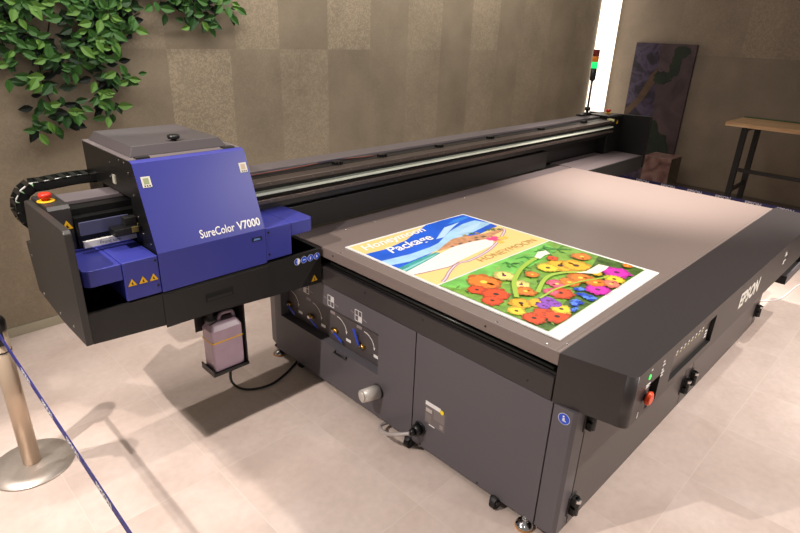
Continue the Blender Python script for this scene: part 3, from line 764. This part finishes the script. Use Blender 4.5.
poly(mb, [(.70, 1.09), (.80, 1.12), (.90, 1.12), (.88, 1.09), (.78, 1.08)], pm('mid blue', (60, 140, 235)))
poly(mb, SEA, pm('teal sea', (60, 165, 160), noise=.25, nscale=25))
poly(mb, [(.083, .81), (.23, .828), (.36, .845), (.3, .828), (.084, .796)], pm('pale surf', (150, 215, 210)))
poly(mb, SAND, pm('white sand', (248, 240, 236)))
poly(mb, ISLE, pm('hut roof brown', (205, 150, 110), noise=.25, nscale=40))
for x, y, r_ in ((.47, .856, .012), (.53, .855, .014), (.59, .845, .012), (.64, .838, .014), (.70, .845, .016), (.66, .86, .012)):
    poly(mb, [(x-r_, y-r_*.5), (x+r_, y-r_*.5), (x+r_*.7, y+r_*.7), (x-r_*.8, y+r_*.6)], pm('dark thatch', (120, 95, 75)))
for x, y in ((.64, .918), (.688, .915), (.717, .9), (.80, .895), (.823, .877), (.858, .865), (.84, .89)):
    s = .020; c = random.choice([pm('palm green', (70, 110, 60)), pm('dry palm', (170, 140, 60))])
    poly(mb, [(x+s*(1 if k % 2 else .45)*math.cos(k*math.pi/5), y+s*(1 if k % 2 else .45)*math.sin(k*math.pi/5)) for k in range(10)], c)
CURVE = [(0.123, 0.616), (0.163, 0.632), (0.228, 0.667), (0.325, 0.702), (0.385, 0.690), (0.479, 0.697), (0.582, 0.717), (0.704, 0.759), (0.854, 0.827), (0.88, 0.86)]
flatline(mb, CURVE, .016, pm('mauve stroke', (165, 120, 140))); flatline(mb, CURVE, .008, pm('pale lilac', (230, 210, 225)))
flatline(mb, [(0.083, 0.741), (0.163, 0.722), (0.27, 0.701), (0.347, 0.708)], .006, pm('mauve stroke', (165, 120, 140)))
for x, y, c in ((.696, .802, 'pk'), (.708, .774, 'pk'), (.703, .745, 'yl'), (.745, .775, 'yl'), (.771, .769, 'yl'), (.73, .80, 'pk')):
    m_ = pm('plumeria pink', (235, 80, 140)) if c == 'pk' else pm('plumeria yellow', (245, 200, 90))
    for k in range(5):
        t = 2*math.pi*k/5+x*9; c_ = (x+.011*math.cos(t), y+.011*math.sin(t))
        poly(mb, [(c_[0]+.011*math.cos(u*math.pi/4), c_[1]+.011*math.sin(u*math.pi/4)) for u in range(8)], m_)
pp(mb, 'beach_picture')
for args, kw in ((('Honeymoon', (.110, 1.078, lay()), (1, .03, 0), (-.1, 1, 0), .085, pm('white script', (252, 250, 245))), dict(shear=.35, bold=.0018)),
                 (('Package', (.180, .975, lay()), (1, .03, 0), (-.1, 1, 0), .095, pm('white script', (252, 250, 245))), dict(shear=.35, bold=.0018)),
                 (('HONEYMOON', (.42, .640, lay()), (1, -.02, 0), (0, 1, 0), .060, pm('stencil brown', (196, 150, 80))), dict(bold=-.0004, width=.44))):
    mb = MB(); mb.text(*args, depth=0, **kw); pp(mb, 'printed_lettering')
FLOWERS = [(0.244, 0.498, 0.064, 'or'), (0.162, 0.469, 0.037, 'ro'), (0.187, 0.394, 0.05, 'ro'), (0.103, 0.363, 0.022, 'ro'), (0.13, 0.37, 0.036, 'ro'), (0.195, 0.283, 0.04, 'yo'), (0.127, 0.257, 0.032, 'ye'), (0.245, 0.24, 0.037, 'yo'), (0.128, 0.182, 0.040, 'ro'), (0.191, 0.177, 0.038, 'ro'), (0.203, 0.132, 0.045, 'ro'), (0.269, 0.153, 0.036, 'ye'), (0.292, 0.225, 0.033, 'pu'), (0.241, 0.213, 0.025, 'pu'), (0.286, 0.192, 0.026, 'pu'), (0.393, 0.23, 0.047, 'ro'), (0.46, 0.285, 0.037, 'pk'), (0.374, 0.26, 0.028, 'pk'), (0.514, 0.259, 0.041, 'or'), (0.593, 0.251, 0.048, 'or'), (0.362, 0.139, 0.038, 'bl'), (0.43, 0.152, 0.037, 'bl'), (0.43, 0.125, 0.030, 'bl'), (0.489, 0.194, 0.029, 'bl'), (0.3, 0.118, 0.022, 'bl'), (0.536, 0.144, 0.047, 'mg'), (0.768, 0.174, 0.053, 'mg'), (0.69, 0.147, 0.037, 'ye'), (0.631, 0.133, 0.034, 'sa'), (0.594, 0.184, 0.038, 'or'), (0.644, 0.377, 0.059, 'yo'), (0.578, 0.4, 0.044, 'ye'), (0.699, 0.331, 0.06, 'yo'), (0.46, 0.405, 0.028, 'or'), (0.819, 0.368, 0.042, 'or'), (0.335, 0.377, 0.034, 'yp'), (0.294, 0.329, 0.037, 'or'), (0.357, 0.477, 0.041, 'yp'), (0.695, 0.448, 0.026, 'ro'), (0.687, 0.227, 0.023, 'yo'), (0.876, 0.175, 0.020, 'or')]
FC = {'or': (240, 130, 40), 'ro': (236, 80, 28), 'yo': (248, 185, 40), 'ye': (250, 215, 60), 'yp': (245, 225, 130), 'pu': (150, 80, 200), 'pk': (240, 100, 130), 'bl': (40, 90, 220), 'mg': (225, 50, 185), 'sa': (245, 130, 110)}
mb = MB()
poly(mb, [(.088, .096), (.908, .108), (.905, .590), (.083, .601)], pm('mid foliage', (120, 168, 62), noise=.35, nscale=22))
poly(mb, [(0.09, .098), (0.905, .110), (0.904, 0.33), (0.741, 0.28), (0.60, 0.24), (0.45, 0.20), (0.25, .16), (.12, .16), (.089, .2)], pm('dark foliage', (74, 104, 40), noise=.5, nscale=30))
poly(mb, [(0.085, .598), (0.442, 0.598), (0.868, 0.590), (0.82, 0.50), (0.647, 0.475), (0.419, 0.456), (0.25, .50), (0.12, 0.52)], pm('bright foliage', (120, 200, 90), noise=.3, nscale=14))
for k in range(70):
    x = random.uniform(.11, .88); y = random.uniform(.12, .56); a = random.uniform(0, 6.28); l = random.uniform(.03, .06); w = l*.32
    c = random.choice([(120, 175, 60), (50, 90, 30), (150, 190, 90), (80, 130, 45), (110, 140, 50)])
    dx, dy = math.cos(a), math.sin(a)
    poly(mb, [(x-dx*l/2, y-dy*l/2), (x-dy*w/2, y+dx*w/2), (x+dx*l/2, y+dy*l/2), (x+dy*w/2, y-dx*w/2)], pm('leaf %d' % c[0], c))
for x, y in ((.50, .565), (.62, .55), (.74, .55), (.83, .5), (.80, .56)):
    for k in range(4): flatline(mb, [(x, y), (x+random.uniform(-.06, .10), y+random.uniform(-.07, .01))], .006, pm('blade', (60, 140, 60)))
for x, y, r, c in FLOWERS:
    r *= 1.22
    if c == 'bl':
        for k in range(6):
            a = random.uniform(0, 6.28); d = r*random.uniform(.1, .75); cx_, cy_ = x+d*math.cos(a), max(y+d*math.sin(a), .115)
            z = lay(); s = r*.42
            poly(mb, [(cx_+s*(1 if u % 2 else .55)*math.cos(u*math.pi/5), cy_+s*(1 if u % 2 else .55)*math.sin(u*math.pi/5)) for u in range(10)], pm('blue %d' % (k % 3), ((40, 90, 220), (25, 60, 180), (90, 140, 240))[k % 3]), z)
        continue
    npet = 14 if c in ('mg', 'ro', 'ye') else 9
    base = FC[c]; dk = tuple(int(v*.80) for v in base)
    for ring, (rad, col) in enumerate(((1., dk), (.78, base))):
        z = lay()
        for k in range(npet):
            t = 2*math.pi*(k+.5*ring)/npet+x*20; rr_ = r*rad*random.uniform(.85, 1.1); w = rr_*3./npet
            dx, dy = math.cos(t), math.sin(t); pts = [(0, 0), (.5*rr_*dx-w*dy, .5*rr_*dy+w*dx), (.9*rr_*dx-w*.7*dy, .9*rr_*dy+w*.7*dx), (rr_*dx, rr_*dy), (.9*rr_*dx+w*.7*dy, .9*rr_*dy-w*.7*dx), (.5*rr_*dx+w*dy, .5*rr_*dy-w*dx)]
            poly(mb, [(min(max(x+a, .089), .905), max(y+b, .098)) for a, b in pts], pm('petal %s %d' % (c, ring), col), z+.000015*(k%2))
    z = lay(); cc = (70, 40, 25) if c in ('ye', 'yo', 'ro') else ((245, 215, 80) if c in ('pk', 'or', 'sa') else (110, 30, 90))
    poly(mb, [(x+r*.2*math.cos(u*math.pi/5), y+r*.2*math.sin(u*math.pi/5)) for u in range(10)], pm('centre %d' % cc[0], cc), z)
SG = pm('stem green', (165, 200, 70)); CW = pm('lily cream', (250, 246, 225)); 
flatline(mb, [(0.663, 0.5), (0.576, 0.492), (0.489, 0.475), (0.398, 0.442), (0.332, 0.409), (0.263, 0.356), (0.22, 0.319)], .020, SG)
flatline(mb, [(0.675, 0.253), (0.622, 0.298), (0.569, 0.333), (0.501, 0.348), (0.422, 0.331), (0.323, 0.29)], .018, SG)
flatline(mb, [(0.698, 0.171), (0.63, 0.198), (0.564, 0.225), (0.485, 0.243), (0.391, 0.259), (0.282, 0.254)], .010, SG)
poly(mb, [(0.640, 0.51), (0.708, 0.535), (0.756, 0.522), (0.736, 0.485), (0.696, 0.490), (0.64, 0.480)], CW)
poly(mb, [(0.668, 0.269), (0.726, 0.268), (0.791, 0.270), (0.802, 0.227), (0.753, 0.219), (0.687, 0.222), (0.671, 0.235), (.62, .29)], CW)
pp(mb, 'flower_picture')

# ------------------------------------------------------------------ stanchion and belts
ST = empty('barrier_post', (-1.25, 1.646, 0))
tag(ST, 'short steel barrier post with round base holding a blue belt beside the gantry tray', 'barrier post')
Ms = Matrix.Translation((1.25, -1.646, 0))
def stp(mb, name, par=None, **k):
    o = mb.build(name, par or ST, **k)
    if par is None: o.matrix_parent_inverse = Ms
    return o
mb = MB(); mb.lathe((-1.25, 1.646, 0), [(.155, 0), (.157, .003), (.155, .007), (.10, .012), (.05, .016), (.033, .018)], STEEL, n=64); stp(mb, 'base')
mb = MB(); mb.cyl((-1.25, 1.646, .014), (-1.25, 1.646, .655), .033, mat('warm steel tube', (205, 182, 158), .36, metal=.45), n=40); stp(mb, 'post')
mb = MB(); mb.cyl((-1.25, 1.646, .555), (-1.25, 1.646, .560), .0345, DEEP, n=40); stp(mb, 'ring')
mb = MB(); mb.lathe((-1.25, 1.646, .645), [(.035, 0), (.037, .004), (.037, .035), (.030, .050), (.012, .056)], DEEP, n=32)
mb.box(-1.262, -1.238, 1.595, 1.615, .595, .690, DEEP); stp(mb, 'head', bevel=.003)
def belt(pts_a, pts_b, m, n, text_pos, par=None): pass
mb = MB(); mb.box(-1.2512, -1.2488, -1.6, 1.600, .630, .660, NAVY); bt = stp(mb, 'belt')
for k in range(14):
    y = 1.29-.235*k
    mb = MB(); mb.text('EPSON', (-1.2513, y, .635), (0, -1, 0), (0, 0, 1), .029, WHITE, depth=.0004, bold=.0010, width=.105); stp(mb, 'lettering', bt)
mb = MB(); BX = 4.0
mb.box(BX, BX+.003, -2.2, 1.75, .425, .480, NAVYD)
b2 = mb.build('barrier_belt'); tag(b2, 'navy barrier belt with white lettering stretched behind the far end of the printer bed', 'belt')
for k in range(15):
    mb = MB(); mb.text('EPSON', (BX-.0003, 1.45-.243*k, .446), (0, -1, 0), (0, 0, 1), .042, mat('grey lettering', (175, 172, 180), .5), depth=.0004, bold=.0010); mb.build('lettering', b2)
BP = empty('barrier_post', (BX, 1.80, 0)); tag(BP, 'steel barrier post holding the rear belt behind the printer gantry end', 'barrier post')
Mq = Matrix.Translation((-BX, -1.80, 0))
for nm, fn in (('base', lambda m: m.lathe((BX, 1.80, 0), [(.155, 0), (.157, .003), (.10, .012), (.033, .018)], STEEL, n=48)), ('post', lambda m: m.cyl((BX, 1.80, .014), (BX, 1.80, .50), .033, STEEL, n=32)), ('head', lambda m: m.lathe((BX, 1.80, .49), [(.035, 0), (.037, .004), (.037, .03), (.012, .04)], DEEP, n=32).box(BX-.012, BX+.012, 1.752, 1.77, .43, .50, DEEP))):
    mb = MB(); fn(mb); o = mb.build(nm, BP); o.matrix_parent_inverse = Mq

# ------------------------------------------------------------------ cables
mb = MB(); mb.tube([(-.20, 1.92, .006), (-.234, 1.80, .006), (-.30, 1.70, .006), (-.335, 1.62, .006), (-.333, 1.543, .006), (-.29, 1.49, .006), (-.20, 1.465, .006), (-.10, 1.49, .006), (-.003, 1.535, .006), (.10, 1.60, .006), (.3, 1.7, .006)], .006, RUB)
o = mb.build('power_cable'); tag(o, 'black cable looping over the floor below the hanging jug', 'cable')
GC = mat('grey cable jacket', (170, 162, 158), .4)
mb = MB(); mb.tube([(-.0562, .593, .136), (-.085, .64, .118), (-.085, .70, .085), (-.065, .76, .060), (-.030, .80, .042), (.03, .80, .030), (.08, .76, .03), (.12, .70, .03)], .0085, GC)
lab(part(mb, 'power_cord'), 'pale grey power cord')
mb = MB(); mb.tube([(2.62, .16, .005), (2.85, .07, .005), (3.004, -.014, .005), (3.149, -.096, .005), (3.35, -.12, .005), (3.607, -.141, .005), (3.8, -.25, .005), (4.1, -.4, .005)], .005, WHITE)
o = mb.build('white_cable'); tag(o, 'thin white cable lying on the floor beyond the control bar', 'cable')

# ------------------------------------------------------------------ wooden table, folder, block, painting
TB = empty('console_table', (5.3, .3, 0)); tag(TB, 'high wooden console table with black metal legs and a red folder on top', 'table')
Mt = Matrix.Translation((-5.3, -.3, 0))
def wood():
    m = bpy.data.materials.new('oak boards'); m.use_nodes = True; nt = m.node_tree; N = nt.nodes; K = nt.links; b = N['Principled BSDF']; b.inputs['Roughness'].default_value = .5
    tc = N.new('ShaderNodeTexCoord'); mp_ = N.new('ShaderNodeMapping'); mp_.inputs['Scale'].default_value = (9, .7, 9); K.new(tc.outputs['Object'], mp_.inputs['Vector'])
    n = N.new('ShaderNodeTexNoise'); n.inputs['Scale'].default_value = 3; n.inputs['Detail'].default_value = 6; K.new(mp_.outputs[0], n.inputs['Vector'])
    r = N.new('ShaderNodeValToRGB'); e = r.color_ramp.elements; e[0].position = .35; e[0].color = s2l((172, 128, 86))+(1,); e[1].position = .65; e[1].color = s2l((216, 180, 138))+(1,)
    K.new(n.outputs['Fac'], r.inputs['Fac']); K.new(r.outputs['Color'], b.inputs['Base Color']); return m
WOOD = wood()
TZ = 1.0; ty1 = 1.046; tx0, tx1 = 4.943, 5.56
def tpt(mb, name, **k): o = mb.build(name, TB, **k); o.matrix_parent_inverse = Mt; return o
mb = MB(); mb.box(tx0, tx1, -1.2, ty1, TZ-.038, TZ, WOOD); tpt(mb, 'tabletop', bevel=.002)
LG = mat('black steel legs', (22, 22, 22), .45)
for x in (tx0+.03, tx1-.09):
    for y in (ty1-.20, -1.05):
        mb = MB(); mb.box(x, x+.05, y, y+.05, 0, TZ-.039, LG); tpt(mb, 'leg')
for y in (ty1-.19, -1.04):
    for z in (.30, TZ-.08):
        mb = MB(); mb.box(tx0+.081, tx1-.091, y, y+.03, z, z+.035, LG); tpt(mb, 'cross_bar')
mb = MB(); mb.box(tx0+.04, tx0+.07, -.999, ty1-.201, .52, .555, LG); tpt(mb, 'stretcher')
mb = MB(); mb.box(tx0+.08, tx0+.42, -.40, .42, TZ+.0005, TZ+.012, mat('red card', (170, 50, 45), .5)); o = mb.build('red_folder', bevel=.003); tag(o, 'flat red folder lying on the wooden console table', 'folder')
mb = MB(); mb.box(tx1-.06, tx1-.02, .2, ty1-.01, TZ+.0005, TZ+.012, mat('dull green card', (70, 95, 65), .5)); o = mb.build('green_strip', bevel=.002); tag(o, 'narrow dull green strip along the back edge of the wooden table', 'strip')

def marble(name, cols, scale, dist, rough=.4):
    m = bpy.data.materials.new(name); m.use_nodes = True; nt = m.node_tree; N = nt.nodes; K = nt.links; b = N['Principled BSDF']; b.inputs['Roughness'].default_value = rough
    tc = N.new('ShaderNodeTexCoord'); n = N.new('ShaderNodeTexNoise'); n.inputs['Scale'].default_value = scale; n.inputs['Detail'].default_value = 5; n.inputs['Distortion'].default_value = dist
    K.new(tc.outputs['Object'], n.inputs['Vector']); r = N.new('ShaderNodeValToRGB'); e = r.color_ramp.elements
    e[0].position = .3; e[0].color = s2l(cols[0])+(1,); e[1].position = .7; e[1].color = s2l(cols[-1])+(1,)
    for k, c in enumerate(cols[1:-1]):
        q = e.new(.3+.4*(k+1)/(len(cols)-1)); q.color = s2l(c)+(1,)
    K.new(n.outputs['Fac'], r.inputs['Fac']); K.new(r.outputs['Color'], b.inputs['Base Color']); return m
mb = MB()
PINKM = marble('pink stone print', [(80, 54, 48), (118, 84, 78), (140, 112, 104), (104, 76, 68)], 5, 1.6)
OLIVE = marble('olive stone print', [(30, 38, 26), (62, 60, 44), (95, 80, 62)], 9, 1.)
bx0, bx1, by0, by1 = 5.40, 5.72, 1.64, 1.96
i = mb.mi(PINKM); j = mb.mi(OLIVE)
v = [mb.bm.verts.new((x, y, z)) for x in (bx0, bx1) for y in (by0, by1) for z in (.0, .45)]
for q, m_ in (((0, 1, 3, 2), i), ((4, 6, 7, 5), i), ((0, 4, 5, 1), j), ((2, 3, 7, 6), j), ((0, 2, 6, 4), i), ((1, 5, 7, 3), i)):
    mb.bm.faces.new([v[k] for k in q]).material_index = m_
o = mb.build('stone_block', bevel=.006); tag(o, 'pink veined cube stool with dark green side standing below the painting', 'stool')

PT = empty('abstract_painting', (WX-.02, 2.2, 1.0)); tag(PT, 'tall dark purple and mauve abstract panel leaning on the wall above the pink stone cube', 'painting')
Ma = Matrix.Translation((-(WX-.02), -2.2, -1.0))
PUR = marble('purple paint', [(16, 12, 20), (30, 22, 40), (66, 56, 78), (22, 16, 30)], 4, 1.6)
MAU = marble('mauve paint', [(46, 34, 38), (64, 50, 54), (78, 62, 64)], 3.5, 1.2)
GRN = marble('dark green paint', [(8, 16, 12), (14, 32, 20), (26, 38, 26)], 6, 1.)
OCH = marble('ochre paint', [(62, 46, 34), (84, 60, 42)], 8, .6)
mb = MB(); px_ = WX-.045; mb.box(px_, WX-.004, 1.84, 2.575, .02, 1.695, mat('canvas edge', (60, 50, 55), .6))
o = mb.build('canvas', PT); o.matrix_parent_inverse = Ma
mb = MB()
def pq(pts, m, d): mb.face([(px_-d, y, z) for y, z in pts], m)
pq([(2.575, .02), (2.575, 1.695), (2.27, 1.695), (2.20, .9), (2.22, .02)], PUR, .001)
pq([(2.22, .02), (2.20, .9), (2.27, 1.695), (1.84, 1.695), (1.84, .02)], MAU, .001)
pq([(2.575, .74), (2.575, .88), (2.45, 1.02), (2.31, 1.34), (2.25, 1.42), (2.25, 1.24), (2.36, 1.02), (2.5, .84)], OCH, .002)
def blob(cy, cz, ry, rz, m, d, seed):
    rd = random.Random(seed)
    ks = 20; pq([(cy+ry*math.cos(2*math.pi*k/ks)*rd.uniform(.75, 1.1), cz+rz*math.sin(2*math.pi*k/ks)*rd.uniform(.75, 1.1)) for k in range(ks)], m, d)
blob(2.17, 1.30, .12, .09, GRN, .003, 1); blob(2.04, 1.45, .07, .16, GRN, .0035, 2); blob(2.00, 1.61, .11, .07, GRN, .004, 3)
blob(2.22, .62, .13, .2, GRN, .003, 4); blob(2.05, .42, .14, .26, GRN, .0035, 5); blob(2.24, .30, .09, .2, PUR, .004, 6)
o = mb.build('painted_surface', PT); o.matrix_parent_inverse = Ma

# ------------------------------------------------------------------ vine on the wall
VN = empty('leafy_vine', (-.3, WY-.03, 2.1)); tag(VN, 'green leafy vine hanging down the stone wall above the blue printer carriage', 'plant')
Mv = Matrix.Translation((.3, -(WY-.03), -2.1))
VINE = [(-0.69, 1.77, 0.14, 0.12, 60), (-0.48, 1.79, 0.17, 0.09, 45), (-0.26, 1.78, 0.16, 0.11, 60), (-0.69, 1.59, 0.12, 0.09, 45), (-0.51, 1.55, 0.12, 0.07, 28), (-0.35, 1.63, 0.11, 0.1, 45), (-0.3, 1.53, 0.09, 0.12, 40), (-0.63, 1.37, 0.08, 0.1, 22), (-0.62, 1.21, 0.11, 0.07, 20), (-0.72, 1.16, 0.03, 0.04, 6), (-0.53, 1.25, 0.08, 0.05, 12), (-0.33, 1.27, 0.06, 0.11, 26), (-0.28, 1.4, 0.14, 0.03, 14), (-0.14, 1.41, .04, .02, 4), (-0.01, 1.79, 0.12, 0.05, 10), (0.31, 1.81, 0.17, 0.08, 40), (0.5, 1.8, 0.05, 0.05, 7), (0.2, 1.7, 0.03, 0.04, 3), (0.32, 1.71, 0.04, 0.04, 4), (-0.12, 1.69, 0.04, 0.06, 8), (0.22, 1.92, 0.3, 0.06, 50), (-0.46, 1.48, 0.1, 0.06, 16), (-0.79, 1.48, 0.04, 0.07, 8), (-.6, 2.0, .4, .13, 130), (-.1, 2.0, .3, .1, 60), (-1.0, 1.75, .16, .2, 50)]
LM = [mat('leaf dark', (28, 58, 28), .6), mat('leaf mid', (44, 88, 38), .55), mat('leaf green', (66, 118, 46), .55), mat('leaf light', (108, 156, 64), .55), mat('leaf shaded', (16, 28, 20), .7)]
mb = MB(); rd = random.Random(11)
def leaf(x, y, z, l, ang, tilt, m):
    w = l*.27; R_ = Euler((tilt, 0, 0)).to_matrix(); A = Matrix.Rotation(ang, 3, 'Y')
    pts = [(0, 0, 0), (w*.8, -.006, -l*.25), (w, -.008, -l*.5), (w*.55, -.004, -l*.78), (0, .004, -l), (-w*.55, -.004, -l*.78), (-w, -.008, -l*.5), (-w*.8, -.006, -l*.25), (0, .004, -l*.5)]
    V = [mb.bm.verts.new(Vector((x, y, z))+A @ (R_ @ Vector(p))) for p in pts]; i = mb.mi(m)
    for a, b in ((0, 1), (1, 2), (2, 3), (3, 4), (4, 5), (5, 6), (6, 7), (7, 0)):
        mb.bm.faces.new([V[a], V[b], V[8]]).material_index = i
for cx_, cz_, rx_, rz_, n_ in VINE:
    for k in range(int(n_*1.15)):
        a = rd.uniform(0, 6.283); q = math.sqrt(rd.random()); x = cx_+rx_*q*math.cos(a); z = cz_+rz_*q*math.sin(a)
        if ((x+.56)/.075)**2+((z-1.68)/.065)**2 < 1: continue
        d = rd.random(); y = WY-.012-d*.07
        mm = LM[min(3, max(0, int(d*3.2+rd.uniform(-.5, .8))))] if d > .38 else rd.choice([LM[4], LM[0], LM[4]])  # leaves nearer the wall take darker colours, depth shade put into the paint
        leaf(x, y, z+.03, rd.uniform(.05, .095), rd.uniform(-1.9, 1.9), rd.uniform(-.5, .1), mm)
o = mb.build('foliage', VN); o.matrix_parent_inverse = Mv; o['kind'] = 'stuff'
STM = mat('vine stem', (50, 44, 30), .6)
for pts in ([(-.35, 2.3), (-.33, 1.9), (-.31, 1.6), (-.32, 1.35), (-.30, 1.2)], [(-.6, 2.3), (-.52, 1.8), (-.62, 1.5), (-.60, 1.3), (-.55, 1.22)], [(-.33, 1.7), (-.2, 1.72), (-.05, 1.78)], [(.1, 2.2), (.25, 1.9), (.5, 1.82)], [(-.31, 1.43), (-.2, 1.41), (-.13, 1.41)], [(-.9, 2.2), (-.8, 1.8), (-.75, 1.5)]):
    mb = MB(); mb.tube([(x, WY-.004, z) for x, z in pts], .0035, STM, n=6); o = mb.build('stem', VN); o.matrix_parent_inverse = Mv

# ------------------------------------------------------------------ lights
def spot(loc, tgt, power, angle, blend=.3, size=.03, col=(1, .91, .85)):
    l = bpy.data.lights.new('spot_light', 'SPOT'); l.energy = power; l.spot_size = math.radians(angle); l.spot_blend = blend
    l.shadow_soft_size = size; l.color = col
    o = bpy.data.objects.new('spot_light', l); COL.objects.link(o); o.location = loc
    o.rotation_euler = (Vector(tgt)-Vector(loc)).to_track_quat('-Z', 'Y').to_euler(); return o
spot((-2.35, 1.04, 2.8), (-.2, .7, 0), 300, 72, .7, .02)                      # A
spot((-2.27, 2.10, 2.8), (-1.5, 1.25, 0), 190, 36, .6, .02)                    # B near the post
spot((-.5, 2.55, 2.85), (-.5, 2.02, .0), 105, 40, .3, .02)                     # behind the gantry
spot((1.6, -1.35, 2.8), (1.4, -.45, 0), 340, 112, .6, .04)                 # front
spot((.7, -2.4, 2.8), (.9, -.6, 0), 90, 60, .9, .06)                  # added fill for the dim floor in front
spot((2.3, .8, 2.85), (2.45, .75, .8), 700, 62, 1., .05)                    # over the bed
spot((4.2, -.6, 2.8), (3.2, -.6, 0), 200, 60, .5, .04)                    # far floor
spot((-.55, 1.0, 2.9), (-.6, 1.4, 1.0), 85, 40, .7, .05)                  # over the carriage, added to brighten the blue wing tops
spot((-1.2, -.9, 2.8), (-.6, .0, 0), 50, 40, .8, .05)                    # near floor
def area(loc, tgt, power, sx, sy, col=(1, .92, .85)):
    l = bpy.data.lights.new('ceiling_wash', 'AREA'); l.energy = power; l.shape = 'RECTANGLE'; l.size = sx; l.size_y = sy; l.color = col
    o = bpy.data.objects.new('ceiling_wash', l); COL.objects.link(o); o.location = loc
    o.rotation_euler = (Vector(tgt)-Vector(loc)).to_track_quat('-Z', 'Y').to_euler(); return o
area((1.0, 1.9, 3.0), (1.0, 2.888, 1.0), 58, 6., .3)
w = bpy.data.worlds.new('room_fill'); scene.world = w; w.use_nodes = True
w.node_tree.nodes['Background'].inputs[0].default_value = (1, .93, .86, 1); w.node_tree.nodes['Background'].inputs[1].default_value = .24

# ------------------------------------------------------------------ camera
cam = bpy.data.cameras.new('camera'); co = bpy.data.objects.new('camera', cam); COL.objects.link(co)
Rm = [[0.70822366, 0.25147076, -0.65968303], [-0.70513645, 0.29784681, -0.6434826], [0.03466743, 0.92089615, 0.38826336]]
cl = (-1.514, -.733, 1.748)
co.matrix_world = Matrix([Rm[i]+[cl[i]] for i in range(3)]+[[0, 0, 0, 1]])
cam.sensor_width = 36; cam.lens = 563.77*36/800; cam.clip_start = .02; cam.clip_end = 60
scene.camera = co
vs = scene.view_settings; vs.view_transform = 'Standard'; vs.look = 'None'; vs.gamma = 1; vs.use_curve_mapping = False; vs.exposure = 0.0
